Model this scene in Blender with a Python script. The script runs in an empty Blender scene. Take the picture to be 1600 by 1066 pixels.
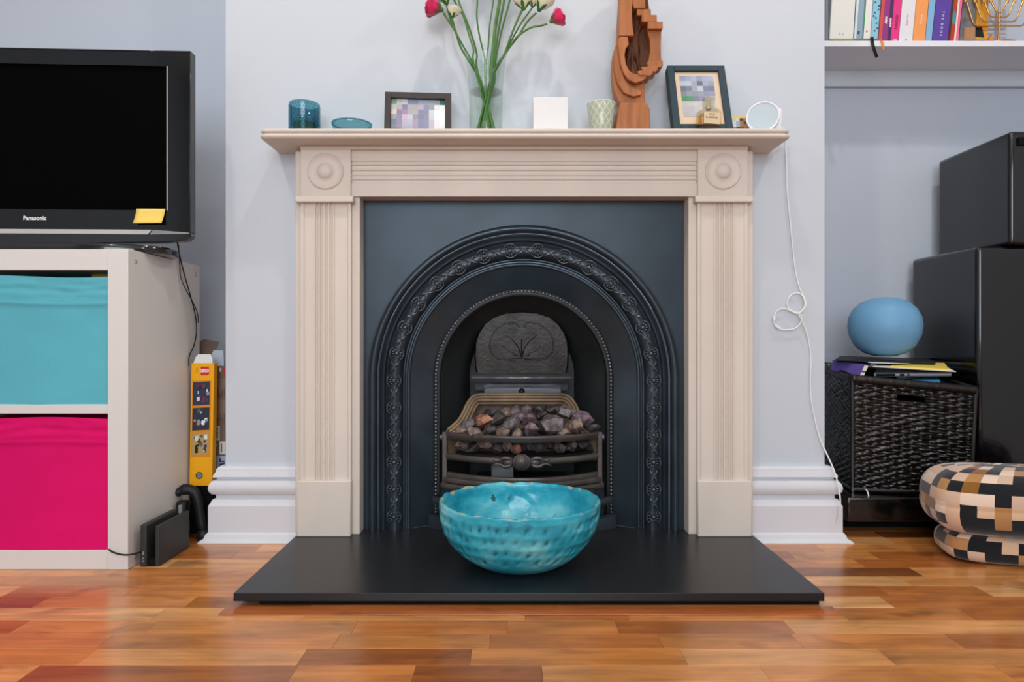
import bpy, math, random
from mathutils import Vector, Matrix, noise
random.seed(7)
S = bpy.context.scene
C = S.collection
PI = math.pi
F = 1067.0; CX = 797.0; CY = 530.0; EYE = 0.568        # focal length in px (1600 wide), principal point, eye height

# ------------------------------------------------------------------ camera, light, exposure
cam = bpy.data.objects.new('camera', bpy.data.cameras.new('camera')); C.objects.link(cam)
cam.location = (0, 0, EYE); cam.rotation_euler = (PI/2, 0, 0)
cam.data.sensor_width = 36; cam.data.lens = 36*F/1600
cam.data.shift_x = 3/1600; cam.data.shift_y = -3/1600
cam.data.clip_start = 0.05
S.camera = cam
w = bpy.data.worlds.new('world'); S.world = w; w.use_nodes = True
w.node_tree.nodes['Background'].inputs[0].default_value = (0.72, 0.82, 1, 1)
w.node_tree.nodes['Background'].inputs[1].default_value = 1.0
S.view_settings.view_transform = 'Standard'; S.view_settings.look = 'None'
S.view_settings.gamma = 1; S.view_settings.exposure = -0.14
S.view_settings.use_curve_mapping = False

def area(name, loc, rot, sx, sy, power, col):
    l = bpy.data.lights.new(name, 'AREA'); l.shape = 'RECTANGLE'; l.size = sx; l.size_y = sy
    l.energy = power; l.color = col
    o = bpy.data.objects.new(name, l); C.objects.link(o); o.location = loc; o.rotation_euler = rot
    return o
def bulb(name, loc, power, col=(1, .93, .84), r=.045, angle=150):
    l = bpy.data.lights.new(name, 'SPOT'); l.energy = power; l.color = col; l.shadow_soft_size = r
    l.spot_size = math.radians(angle); l.spot_blend = .6
    o = bpy.data.objects.new(name, l); C.objects.link(o); o.location = loc
area('window_daylight', (-.2, -2.46, 1.55), (PI/2, 0, 0), 2.3, 1.7, 88, (.88, .95, 1))
for i, (x, y, p) in enumerate([(-1.15, 1.15, 36), (.1, 1.05, 30), (1.3, 1.2, 36), (-1.1, -.7, 30), (1.2, -.7, 30)]):
    bulb('downlight', (x, y, 2.68), p)

# ------------------------------------------------------------------ helpers
def lin(c):
    if isinstance(c, str):
        c = tuple(int(c[i:i+2], 16)/255 for i in (0, 2, 4))
    return tuple(((v+.055)/1.055)**2.4 if v > .04045 else v/12.92 for v in c[:3]) + (1,)
def W(px, py, D):                                       # point seen at pixel px,py of the photo, at distance D
    return Vector(((px-CX)*D/F, D, EYE-(py-CY)*D/F))
MATS = {}
def mat(name, col, rough=.5, metal=0, spec=.5, var=None, bump=None, coat=0, trans=0, ior=1.45, sheen=0, attr=None, coord='Object', subs=0):
    """var=(scale, amount, (sx,sy,sz)) value mottling; bump=(scale, strength, (sx,sy,sz))"""
    m = bpy.data.materials.new(name); m.use_nodes = True; MATS[name] = m
    N = m.node_tree.nodes; L = m.node_tree.links
    b = N['Principled BSDF']
    I = b.inputs
    I['Base Color'].default_value = lin(col); I['Roughness'].default_value = rough; I['Metallic'].default_value = metal
    I['Specular IOR Level'].default_value = spec; I['IOR'].default_value = ior
    I['Coat Weight'].default_value = coat; I['Coat Roughness'].default_value = .06
    I['Transmission Weight'].default_value = trans
    I['Sheen Weight'].default_value = sheen
    tc = N.new('ShaderNodeTexCoord')
    def tex(sc, st, detail=4):
        mp = N.new('ShaderNodeMapping'); mp.inputs['Scale'].default_value = st
        L.new(tc.outputs[coord], mp.inputs[0])
        t = N.new('ShaderNodeTexNoise'); t.inputs['Scale'].default_value = sc; t.inputs['Detail'].default_value = detail
        L.new(mp.outputs[0], t.inputs['Vector']); return t
    src = None
    if attr:
        a = N.new('ShaderNodeAttribute'); a.attribute_name = attr; src = a.outputs['Color']
        L.new(src, I['Base Color'])
    if var:
        t = tex(var[0], var[2] if len(var) > 2 else (1, 1, 1))
        mr = N.new('ShaderNodeMapRange'); mr.inputs[1].default_value = .3; mr.inputs[2].default_value = .7
        mr.inputs[3].default_value = 1-var[1]; mr.inputs[4].default_value = 1+var[1]*.6
        L.new(t.outputs[0], mr.inputs[0])
        mx = N.new('ShaderNodeVectorMath'); mx.operation = 'SCALE'
        if src: L.new(src, mx.inputs[0])
        else: mx.inputs[0].default_value = lin(col)[:3]
        L.new(mr.outputs[0], mx.inputs['Scale']); L.new(mx.outputs[0], I['Base Color'])
    if bump:
        t = tex(bump[0], bump[2] if len(bump) > 2 else (1, 1, 1))
        bp = N.new('ShaderNodeBump'); bp.inputs['Strength'].default_value = bump[1]; bp.inputs['Distance'].default_value = .002
        L.new(t.outputs[0], bp.inputs['Height']); L.new(bp.outputs[0], I['Normal'])
    return m

class MB:
    def __init__(s): s.v = []; s.f = []; s.c = []; s.uv = {}
    def add(s, vs, fs, col=None):
        o = len(s.v); s.v += [Vector(p) for p in vs]
        for f in fs: s.f.append(tuple(i+o for i in f)); s.c.append(col)
        return s
    def merge(s, m, M=None):
        o = len(s.v); s.v += [(M @ p if M else p.copy()) for p in m.v]
        for f, c in zip(m.f, m.c): s.f.append(tuple(i+o for i in f)); s.c.append(c)
        return s
    def box(s, x0, x1, y0, y1, z0, z1, col=None):
        return s.hexa([(x0,y0,z0),(x1,y0,z0),(x1,y1,z0),(x0,y1,z0),(x0,y0,z1),(x1,y0,z1),(x1,y1,z1),(x0,y1,z1)], col)
    def hexa(s, p, col=None):
        return s.add(p, [(0,3,2,1),(4,5,6,7),(0,1,5,4),(1,2,6,5),(2,3,7,6),(3,0,4,7)], col)
    def prism(s, pts, vec, col=None):                   # pts: 3d polygon, vec: extrusion
        n = len(pts); vec = Vector(vec); P = [Vector(p) for p in pts]
        return s.add(P+[p+vec for p in P], [tuple(range(n))[::-1], tuple(range(n, 2*n))]+[(i,(i+1)%n,n+(i+1)%n,n+i) for i in range(n)], col)
    def pxz(s, pts, y0, y1, col=None): return s.prism([(x, y0, z) for x, z in pts], (0, y1-y0, 0), col)
    def pxy(s, pts, z0, z1, col=None): return s.prism([(x, y, z0) for x, y in pts], (0, 0, z1-z0), col)
    def quad(s, a, b, c, d, col=None): return s.add([a, b, c, d], [(0, 1, 2, 3)], col)
    def grid(s, fn, nu, nv, cu=False, cv=False, skip=None, col=None):
        o = len(s.v); mu = nu if cu else nu+1; mv = nv if cv else nv+1
        for j in range(mv):
            for i in range(mu): s.v.append(Vector(fn(i/nu, j/nv)))
        for j in range(nv):
            for i in range(nu):
                if skip and skip(i, j): continue
                a = j*mu+i; b = j*mu+(i+1) % mu; c = ((j+1) % mv)*mu+(i+1) % mu; d = ((j+1) % mv)*mu+i
                s.f.append((o+a, o+b, o+c, o+d)); s.c.append(col)
        return s
    def lathe(s, prof, n=32, M=None, col=None, wob=None):  # prof [(r,z)], axis z through origin; r=0 ends closed
        o = len(s.v); rows = []
        M = M or Matrix.Identity(4)
        for r, z in prof:
            if r < 1e-6: rows.append([len(s.v)]); s.v.append(M @ Vector((0, 0, z)))
            else:
                row = []
                for i in range(n):
                    a = 2*PI*i/n; row.append(len(s.v)); s.v.append(M @ Vector((r*math.cos(a), r*math.sin(a), z)))
                rows.append(row)
        for A, B in zip(rows, rows[1:]):
            for i in range(n):
                j = (i+1) % n
                if len(A) == 1 and len(B) == 1: continue
                if len(A) == 1: f = (A[0], B[j], B[i])
                elif len(B) == 1: f = (A[i], A[j], B[0])
                else: f = (A[i], A[j], B[j], B[i])
                s.f.append(f); s.c.append(col)
        return s
    def tube(s, pts, r, n=8, closed=False, col=None, caps=True, flat=1.0):
        P = [Vector(p) for p in pts]; m = len(P)
        R = r if isinstance(r, (list, tuple)) else [r]*m
        up = None; rows = []
        for i, p in enumerate(P):
            if closed: t = (P[(i+1) % m]-P[i-1])
            else: t = P[min(i+1, m-1)]-P[max(i-1, 0)]
            t.normalize()
            if up is None:
                up = Vector((0, 0, 1)) if abs(t.z) < .9 else Vector((0, 1, 0))
            a = (up-t*up.dot(t))
            if a.length < 1e-6: a = t.orthogonal()
            a.normalize(); up = a; b = t.cross(a)
            row = []
            for k in range(n):
                an = 2*PI*k/n; row.append(len(s.v)); s.v.append(p+(a*math.cos(an)*flat+b*math.sin(an))*R[i])
            rows.append(row)
        Q = list(zip(rows, rows[1:]))+([(rows[-1], rows[0])] if closed else [])
        for A, B in Q:
            for k in range(n): s.f.append((A[k], A[(k+1) % n], B[(k+1) % n], B[k])); s.c.append(col)
        if caps and not closed:
            s.f.append(tuple(rows[0][::-1])); s.c.append(col); s.f.append(tuple(rows[-1])); s.c.append(col)
        return s
    def ball(s, c, r, nu=16, nv=10, M=None, col=None):
        rr = Vector(r) if not isinstance(r, (int, float)) else Vector((r, r, r))
        T = Matrix.Translation(Vector(c)) @ (M or Matrix.Identity(4)) @ Matrix.Diagonal((rr.x, rr.y, rr.z, 1))
        return s.lathe([(0 if k in (0, nv) else math.sin(PI*k/nv), -math.cos(PI*k/nv)) for k in range(nv+1)], nu, T, col)
    def arch(s, prof, cx, cz, z0, nseg=48, legs=6, col=None):   # prof [(r,y)] swept up a leg, over a half circle, down
        st = []
        for k in range(legs): st.append(('l', z0+(cz-z0)*k/legs))
        for k in range(nseg+1): st.append(('a', PI*k/nseg))
        for k in range(legs-1, -1, -1): st.append(('r', z0+(cz-z0)*k/legs))
        o = len(s.v); m = len(prof)
        for kind, q in st:
            for r, y in prof:
                if kind == 'l': s.v.append(Vector((cx-r, y, q)))
                elif kind == 'r': s.v.append(Vector((cx+r, y, q)))
                else: s.v.append(Vector((cx-r*math.cos(q), y, cz+r*math.sin(q))))
        for i in range(len(st)-1):
            for k in range(m-1):
                s.f.append((o+i*m+k, o+i*m+k+1, o+(i+1)*m+k+1, o+(i+1)*m+k)); s.c.append(col)
        return s
    def build(s, name, mt, parent=None, bevel=0, ang=35, smooth=True, local=False, origin=None, seg=2, kind=None, mirror=None, fix=True):
        org = Vector((0, 0, 0))
        if parent is not None and not local:
            r = parent
            while r.parent: r = r.parent
            org = ORG.get(r.name, Vector(r.location))
        elif origin is not None: org = Vector(origin)
        me = bpy.data.meshes.new(name)
        me.from_pydata([tuple(p-org) for p in s.v], [], s.f)
        if any(c is not None for c in s.c):
            at = me.color_attributes.new('Col', 'FLOAT_COLOR', 'CORNER'); k = 0; buf = []
            for f, c in zip(s.f, s.c):
                cc = lin(c) if c is not None else (1, 1, 1, 1)
                buf += list(cc)*len(f)
            at.data.foreach_set('color', buf)
        if fix:
            import bmesh
            b = bmesh.new(); b.from_mesh(me); bmesh.ops.recalc_face_normals(b, faces=b.faces); b.to_mesh(me); b.free()
        me.update()
        if smooth:
            me.polygons.foreach_set('use_smooth', [True]*len(me.polygons)); me.set_sharp_from_angle(angle=math.radians(ang))
        if mt: me.materials.append(MATS[mt] if isinstance(mt, str) else mt)
        ob = bpy.data.objects.new(name, me); C.objects.link(ob)
        if parent is not None: ob.parent = parent
        elif origin is not None: ob.location = origin
        if bevel:
            md = ob.modifiers.new('Bevel', 'BEVEL'); md.width = bevel; md.segments = seg; md.limit_method = 'ANGLE'; md.angle_limit = math.radians(40)
            md.harden_normals = False
        if kind: ob['kind'] = kind
        ORG[ob.name] = org
        return ob
ORG = {}
def tag(o, label, cat, group=None, kind=None):
    o['label'] = label; o['category'] = cat
    if group: o['group'] = group
    if kind: o['kind'] = kind
    return o
def thing(name, label, cat, loc, rz=0, group=None):
    o = bpy.data.objects.new(name, None); C.objects.link(o); o.empty_display_size = .05
    o.location = loc; o.rotation_euler = (0, 0, rz); ORG[o.name] = Vector(loc)
    return tag(o, label, cat, group)
def struct(name, m, mt, **k):
    o = m.build(name, mt, **k); o['kind'] = 'structure'; return o
def text(s, size, mt, parent, M, name='lettering', ext=.0002, sx=1, bold=0, shear=0, space=1, align='CENTER'):
    """lettering mesh; text x runs along M x axis, text up along M z axis, facing M -y"""
    cu = bpy.data.curves.new('t', 'FONT'); cu.body = s; cu.size = size; cu.extrude = ext; cu.align_x = align; cu.align_y = 'CENTER'
    cu.offset = bold; cu.shear = shear; cu.space_character = space; cu.resolution_u = 3
    t = bpy.data.objects.new('t', cu); C.objects.link(t)
    dg = bpy.context.evaluated_depsgraph_get(); dg.update()
    me = bpy.data.meshes.new_from_object(t.evaluated_get(dg)); bpy.data.objects.remove(t); bpy.data.curves.remove(cu)
    me.transform(M @ Matrix(((sx, 0, 0, 0), (0, 0, -1, 0), (0, 1, 0, 0), (0, 0, 0, 1))))
    me.name = name; me.materials.clear(); me.materials.append(MATS[mt])
    o = bpy.data.objects.new(name, me); C.objects.link(o); o.parent = parent
    return o
def TM(x, y, z, rot=0, ry=0):                           # matrix at local place, turned in the XZ plane by rot
    return Matrix.Translation((x, y, z)) @ Matrix.Rotation(rot, 4, 'Y')
def smoothpath(P, n=8, closed=False):
    P = [Vector(p) for p in P]; out = []; m = len(P)
    rng = range(m) if closed else range(m-1)
    for i in rng:
        p0 = P[i-1] if (closed or i > 0) else P[0]; p1 = P[i]; p2 = P[(i+1) % m]
        p3 = P[(i+2) % m] if (closed or i+2 < m) else P[-1]
        for k in range(n):
            t = k/n
            out.append(.5*((2*p1)+(-p0+p2)*t+(2*p0-5*p1+4*p2-p3)*t*t+(-p0+3*p1-3*p2+p3)*t**3))
    if not closed: out.append(P[-1])
    return out

# ------------------------------------------------------------------ materials
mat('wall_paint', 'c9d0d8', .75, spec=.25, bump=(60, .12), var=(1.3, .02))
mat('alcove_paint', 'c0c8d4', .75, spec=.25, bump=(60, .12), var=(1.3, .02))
mat('ceiling_paint', 'f0f0ee', .9)
mat('white_gloss', 'd7d9df', .32, spec=.5, bump=(45, .10, (1, 1, 2.5)))
mat('shelf_white', 'e8e9ee', .45)
mat('lime_stone', 'd8cdc2', .5, spec=.3, var=(5, .07, (1, 1, .35)), bump=(180, .08))
mat('black_granite', '232426', .3, spec=.42, var=(400, .35), bump=(350, .05))
mat('cast_iron', '3b464f', .3, metal=.55, spec=.45, var=(7, .3), bump=(260, .10))
mat('iron_plate', '2a3640', .36, metal=.35, spec=.5, var=(4.5, .3, (1, 1, 1)), bump=(5, .5))
mat('burnt_iron', '2b2725', .32, metal=.6, var=(22, .5), bump=(120, .3))
mat('soot', '26262a', .45, metal=.3, var=(15, .5), bump=(90, .3))
mat('chamber_iron', '3c4142', .5, metal=.2, var=(9, .3), bump=(90, .2))
mat('ledge_iron', '7c7e84', .3, metal=.7, var=(12, .4), bump=(120, .2))
mat('relief_iron', '5c6267', .3, metal=.6); mat('bead_iron', '7c8084', .25, metal=.7); mat('track_iron', '14171a', .4, metal=.3)  # beads lightened, their track darkened: highlights and gap shade put into the tones
mat('bar_iron', '5a5451', .38, metal=.45, var=(18, .3), bump=(150, .2))
mat('rust_frame', '79654f', .55, metal=.15, var=(14, .5), bump=(100, .3))
mat('fire_brick', '6d5c52', .9, var=(30, .45), bump=(60, .8))
mat('cabinet_white', 'dcd8d4', .42, spec=.3)
mat('plastic_grey', '8a8a8a', .5)
mat('teal_fabric', '5fb3c2', .8, spec=.15, bump=(320, .25), var=(3, .08))
mat('pink_fabric', 'dd156a', .8, spec=.12, bump=(320, .25), var=(3, .06))
mat('gloss_black', '060708', .16, spec=.5, coat=.6)
mat('tv_bezel', '06090b', .1, spec=.4, coat=.2)
mat('screen', '020202', .75, spec=.04)
mat('silver', 'c8c4c0', .35, metal=.3)
mat('sticky_yellow', 'f2cf66', .7)
mat('black_plastic', '1b1d1f', .5, spec=.4, bump=(300, .1))
mat('dock_plastic', '2f3130', .55, spec=.4, bump=(400, .15))
mat('matte_black', '0c0c0d', .8, spec=.2)
mat('cable_black', '101012', .45)
mat('cable_white', 'eeeeec', .4)
mat('print', 'ffffff', .45, attr='Col')
mat('print_gloss', 'ffffff', .25, attr='Col', coat=.2)
mat('print_matte', 'ffffff', .8, attr='Col', spec=.2)
mat('ink_white', 'f4f4f4', .6); mat('ink_black', '18181a', .6); mat('ink_pink', 'e6b8c6', .6); mat('ink_dark_pink', '8c1440', .6)
mat('yellow_card', 'f4ae12', .4, spec=.4)
mat('brown_card', '7d6558', .6, var=(20, .06))
mat('frame_brown', '3c3836', .28, spec=.5, coat=.3, var=(8, .3))
mat('frame_teal', '293d46', .55, spec=.3)
mat('mat_board', 'dcc2a6', .8)
mat('sculpture_wood', 'a96a40', .45, spec=.3, var=(9, .28, (6, 6, .6)), bump=(40, .15, (4, 4, .4)))
mat('sculpture_inner', '5f3822', .55, spec=.25, var=(9, .3, (6, 6, .6)), bump=(40, .15, (4, 4, .4)))
mat('white_card', 'e2e2e2', .5)
mat('pearl', 'dfe8ea', .5)
mat('ball_blue', '70a5cb', .42, spec=.35)
mat('wicker', '0d0a09', .3, spec=.5, coat=.2)
mat('gold', 'd8a75c', .28, metal=.9)
mat('copper_base', 'b98058', .35, metal=.7)
mat('stem_green', '4c7a34', .5, var=(40, .3, (1, 1, .3)))
mat('sepal_green', '3f7a2c', .55, var=(50, .3))
mat('rose_pink', 'd81a5e', .55, sheen=.3, var=(60, .25))
mat('rose_cream', 'f0efd2', .55, sheen=.3, var=(50, .08))
mat('candle_green', '0c8a62', .4)
mat('wick', '101010', .8)
mat('laptop_grey', '8f949c', .35, metal=.5)
mat('purple_card', '5b4a92', .5); mat('blue_plastic', '4fa3cf', .3)
mat('yellow_paper', 'e8cf5a', .7); mat('white_paper', 'e9e6e2', .8)
mat('ribbon_black', '060807', .4, spec=.2); mat('ribbon_orange', 'f08a2a', .5)
def glass(name, col, dens=1, rough=0.0, ior=1.45):
    m = bpy.data.materials.new(name); m.use_nodes = True; MATS[name] = m
    N = m.node_tree.nodes; L = m.node_tree.links; N.clear()
    out = N.new('ShaderNodeOutputMaterial'); mx = N.new('ShaderNodeMixShader'); lw = N.new('ShaderNodeLayerWeight'); lw.inputs[0].default_value = .5
    pw = N.new('ShaderNodeMath'); pw.operation = 'POWER'; pw.inputs[1].default_value = 4; L.new(lw.outputs['Facing'], pw.inputs[0])
    f0 = ((ior-1)/(ior+1))**2; fr = N.new('ShaderNodeMath'); fr.operation = 'MULTIPLY_ADD'; fr.inputs[1].default_value = .45; fr.inputs[2].default_value = f0; L.new(pw.outputs[0], fr.inputs[0])
    tr = N.new('ShaderNodeBsdfTransparent'); tr.inputs[0].default_value = lin(col)
    gl = N.new('ShaderNodeBsdfGlossy'); gl.inputs[1].default_value = max(rough, .03)
    L.new(fr.outputs[0], mx.inputs[0]); L.new(tr.outputs[0], mx.inputs[1]); L.new(gl.outputs[0], mx.inputs[2]); L.new(mx.outputs[0], out.inputs[0])
glass('clear_glass', 'fbfefd', ior=1.3); glass('teal_glass', 'a6d2dc', ior=1.6); glass('aqua_glass', 'b0d8de', ior=1.6)
glass('window_glass', 'ffffff'); glass('water', 'fafdfa', ior=1.05)
glass('perfume_glass', 'f4efe0', ior=1.6); glass('lens_glass', 'f4f6f6', ior=1.35)

# floor wood: colour per strip comes from the object's colour, grain from world position
def floor_mat():
    m = bpy.data.materials.new('acacia_strip'); m.use_nodes = True; MATS['acacia_strip'] = m
    N = m.node_tree.nodes; L = m.node_tree.links; b = N['Principled BSDF']
    oi = N.new('ShaderNodeObjectInfo'); ge = N.new('ShaderNodeNewGeometry')
    rnd = N.new('ShaderNodeVectorMath'); rnd.operation = 'MULTIPLY_ADD'
    cmb = N.new('ShaderNodeCombineXYZ'); L.new(oi.outputs['Random'], cmb.inputs[0]); L.new(oi.outputs['Random'], cmb.inputs[2])
    rnd.inputs[1].default_value = (17, 0, 9); L.new(cmb.outputs[0], rnd.inputs[0]); L.new(ge.outputs['Position'], rnd.inputs[2])
    def nz(scale, st, det, rng, out):
        mp = N.new('ShaderNodeMapping'); mp.inputs['Scale'].default_value = st; L.new(rnd.outputs[0], mp.inputs[0])
        t = N.new('ShaderNodeTexNoise'); t.inputs['Scale'].default_value = scale; t.inputs['Detail'].default_value = det
        t.inputs['Distortion'].default_value = .6
        L.new(mp.outputs[0], t.inputs['Vector'])
        mr = N.new('ShaderNodeMapRange'); mr.inputs[1].default_value = rng[0]; mr.inputs[2].default_value = rng[1]
        mr.inputs[3].default_value = out[0]; mr.inputs[4].default_value = out[1]; L.new(t.outputs[0], mr.inputs[0]); return mr.outputs[0]
    g1 = nz(5, (.9, 4, 1), 5, (.32, .68), (.68, 1.18)); g2 = nz(60, (.06, 1.5, 1), 3, (.3, .7), (.88, 1.1)); g3 = nz(7, (1, 1.6, 1), 2, (.60, .74), (1, .6))
    m1 = N.new('ShaderNodeMath'); m1.operation = 'MULTIPLY'; L.new(g1, m1.inputs[0]); L.new(g2, m1.inputs[1])
    m2 = N.new('ShaderNodeMath'); m2.operation = 'MULTIPLY'; L.new(m1.outputs[0], m2.inputs[0]); L.new(g3, m2.inputs[1])
    sc = N.new('ShaderNodeVectorMath'); sc.operation = 'SCALE'; L.new(oi.outputs['Color'], sc.inputs[0]); L.new(m2.outputs[0], sc.inputs['Scale'])
    L.new(sc.outputs[0], b.inputs['Base Color'])
    b.inputs['Roughness'].default_value = .24; b.inputs['Specular IOR Level'].default_value = .5
    b.inputs['Coat Weight'].default_value = .25; b.inputs['Coat Roughness'].default_value = .2
floor_mat()
# checker upholstery: random blocks from the uv map
def mosaic_mat():
    m = bpy.data.materials.new('mosaic_fabric'); m.use_nodes = True; MATS['mosaic_fabric'] = m
    N = m.node_tree.nodes; L = m.node_tree.links; b = N['Principled BSDF']
    a = N.new('ShaderNodeUVMap'); a.uv_map = 'UVMap'
    fl = N.new('ShaderNodeVectorMath'); fl.operation = 'FLOOR'
    L.new(a.outputs[0], fl.inputs[0])
    wn = N.new('ShaderNodeTexWhiteNoise'); wn.noise_dimensions = '2D'; L.new(fl.outputs[0], wn.inputs['Vector'])
    cr = N.new('ShaderNodeValToRGB'); cr.color_ramp.interpolation = 'CONSTANT'
    el = cr.color_ramp.elements; el[0].position = 0; el[0].color = lin('1c1d22'); el[1].position = .42; el[1].color = lin('d8b394')
    for p, c in ((.62, 'e6cdb8'), (.74, 'b58250'), (.83, '8a5c28'), (.89, 'd3b29a')):
        e = el.new(p); e.color = lin(c)
    L.new(wn.outputs[0], cr.inputs[0]); L.new(cr.outputs[0], b.inputs['Base Color'])
    b.inputs['Roughness'].default_value = .95; b.inputs['Sheen Weight'].default_value = .4; b.inputs['Specular IOR Level'].default_value = .1
mosaic_mat()
# turquoise glaze with dark pits and bare sandy spots
def glaze_mat():
    m = bpy.data.materials.new('turquoise_glaze'); m.use_nodes = True; MATS['turquoise_glaze'] = m
    N = m.node_tree.nodes; L = m.node_tree.links; b = N['Principled BSDF']
    tc = N.new('ShaderNodeTexCoord'); at = N.new('ShaderNodeAttribute'); at.attribute_name = 'Col'
    def nz(s, d, st=(1, 1, 1)):
        mp = N.new('ShaderNodeMapping'); mp.inputs['Scale'].default_value = st; L.new(tc.outputs['Object'], mp.inputs[0])
        t = N.new('ShaderNodeTexNoise'); t.inputs['Scale'].default_value = s; t.inputs['Detail'].default_value = d; L.new(mp.outputs[0], t.inputs['Vector']); return t.outputs[0]
    r1 = N.new('ShaderNodeValToRGB'); e = r1.color_ramp.elements
    e[0].position = .32; e[0].color = lin('1388a0'); e[1].position = .68; e[1].color = lin('74c8d2')
    x = e.new(.5); x.color = lin('3aa9be')
    L.new(nz(9, 5, (1, 1, 2)), r1.inputs[0])
    r2 = N.new('ShaderNodeValToRGB'); e = r2.color_ramp.elements; e[0].position = .68; e[0].color = (0, 0, 0, 1); e[1].position = .74; e[1].color = (1, 1, 1, 1)
    L.new(nz(38, 3), r2.inputs[0])
    mx = N.new('ShaderNodeMix'); mx.data_type = 'RGBA'; L.new(r2.outputs[0], mx.inputs[0]); L.new(r1.outputs[0], mx.inputs[6]); mx.inputs[7].default_value = lin('2a5a5c')
    r3 = N.new('ShaderNodeValToRGB'); e = r3.color_ramp.elements; e[0].position = .54; e[0].color = (0, 0, 0, 1); e[1].position = .64; e[1].color = (1, 1, 1, 1)
    L.new(nz(34, 5), r3.inputs[0])
    sp = N.new('ShaderNodeSeparateColor'); L.new(at.outputs['Color'], sp.inputs[0])
    mu = N.new('ShaderNodeMath'); mu.operation = 'MULTIPLY'; L.new(r3.outputs[0], mu.inputs[0]); L.new(sp.outputs[0], mu.inputs[1])
    mx2 = N.new('ShaderNodeMix'); mx2.data_type = 'RGBA'; L.new(mu.outputs[0], mx2.inputs[0]); L.new(mx.outputs[2], mx2.inputs[6]); mx2.inputs[7].default_value = lin('b7b392')
    mx3 = N.new('ShaderNodeMix'); mx3.data_type = 'RGBA'; L.new(sp.outputs[1], mx3.inputs[0]); L.new(mx2.outputs[2], mx3.inputs[6]); mx3.inputs[7].default_value = lin('14424a')
    L.new(mx3.outputs[2], b.inputs['Base Color'])
    b.inputs['Roughness'].default_value = .19; b.inputs['Specular IOR Level'].default_value = .45
    bp = N.new('ShaderNodeBump'); bp.inputs['Strength'].default_value = .5; bp.inputs['Distance'].default_value = .003
    L.new(nz(45, 4), bp.inputs['Height']); L.new(bp.outputs[0], b.inputs['Normal'])
glaze_mat()

# ------------------------------------------------------------------ room shell
XL, XR, YB, YA, YW, ZC = -2.35, 2.35, -2.55, 2.40, 1.95, 2.75      # YA alcove wall, YW chimney breast face
BX0, BX1 = -.812, .898
struct('ceiling', MB().box(XL, XR, YB, YA, ZC, ZC+.05), 'ceiling_paint')
struct('wall_left', MB().box(XL-.1, XL, YB, YA, -.02, ZC), 'wall_paint')
struct('wall_right', MB().box(XR, XR+.1, YB, YA, -.02, ZC), 'wall_paint')
b = MB(); wx0, wx1, wz0, wz1 = -1.4, 1.0, .65, 2.45
b.box(XL, wx0, YB-.15, YB, -.02, ZC).box(wx1, XR, YB-.15, YB, -.02, ZC).box(wx0, wx1, YB-.15, YB, -.02, wz0).box(wx0, wx1, YB-.15, YB, wz1, ZC)
struct('wall_rear', b, 'wall_paint')
b = MB()
for x in (wx0, (2*wx0+wx1)/3, (wx0+2*wx1)/3, wx1-.06): b.box(x, x+.06, YB-.12, YB-.05, wz0, wz1)
for z in (wz0, 1.55, wz1-.06): b.box(wx0, wx1, YB-.11, YB-.06, z, z+.06)
wf = struct('window_1', b, 'white_gloss'); MB().box(wx0, wx1, YB-.09, YB-.085, wz0, wz1).build('pane', 'window_glass', wf)
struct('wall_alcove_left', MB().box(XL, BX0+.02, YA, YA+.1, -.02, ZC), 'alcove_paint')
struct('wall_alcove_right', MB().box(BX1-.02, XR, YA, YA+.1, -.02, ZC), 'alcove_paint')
b = MB(); hx0, hx1, hz = -.4215, .4985, .961
b.box(BX0, hx0, YW, YA, -.02, ZC).box(hx1, BX1, YW, YA, -.02, ZC).box(hx0, hx1, YW, YA, hz, ZC)
struct('wall_chimney_breast', b, 'wall_paint')

# skirting: profile (out, z) swept along a mitred plan path
SK = [(0, .207), (.012, .207), (.019, .200), (.020, .192), (.025, .184), (.026, .178), (.017, .174), (.017, .171), (.027, .168), (.033, .160),
      (.0355, .150), (.034, .140), (.028, .131), (.020, .128), (.019, .119), (.026, .116), (.030, .108), (.033, .102), (.035, .099),
      (.035, .026), (.041, .020), (.044, .010), (.053, .005), (.056, .0005), (0, .0005)]
def skirting(name, path):
    P = [Vector((x, y, 0)) for x, y in path]; n = len(P); b = MB(); nrm = []
    for i in range(n-1):
        d = (P[i+1]-P[i]).normalized(); nrm.append(Vector((d.y, -d.x, 0)))
    m = len(SK)
    for i in range(n):
        if i == 0: o = nrm[0]
        elif i == n-1: o = nrm[-1]
        else:
            o = nrm[i-1]+nrm[i]; o = o/ (1+nrm[i-1].dot(nrm[i]))
        for d, z in SK: b.v.append(P[i]+o*d+Vector((0, 0, z)))
    for i in range(n-1):
        for k in range(m-1): b.f.append((i*m+k, i*m+k+1, (i+1)*m+k+1, (i+1)*m+k)); b.c.append(None)
    b.f.append(tuple(range(m))); b.c.append(None); b.f.append(tuple(range((n-1)*m, n*m))); b.c.append(None)
    return struct(name, b, 'white_gloss', ang=28)
mcx = .0387
skirting('baseboard_left', [(XL, YA), (BX0, YA), (BX0, YW), (mcx-.633, YW)])
skirting('baseboard_right', [(mcx+.633, YW), (BX1, YW), (BX1, YA), (XR, YA)])

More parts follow.
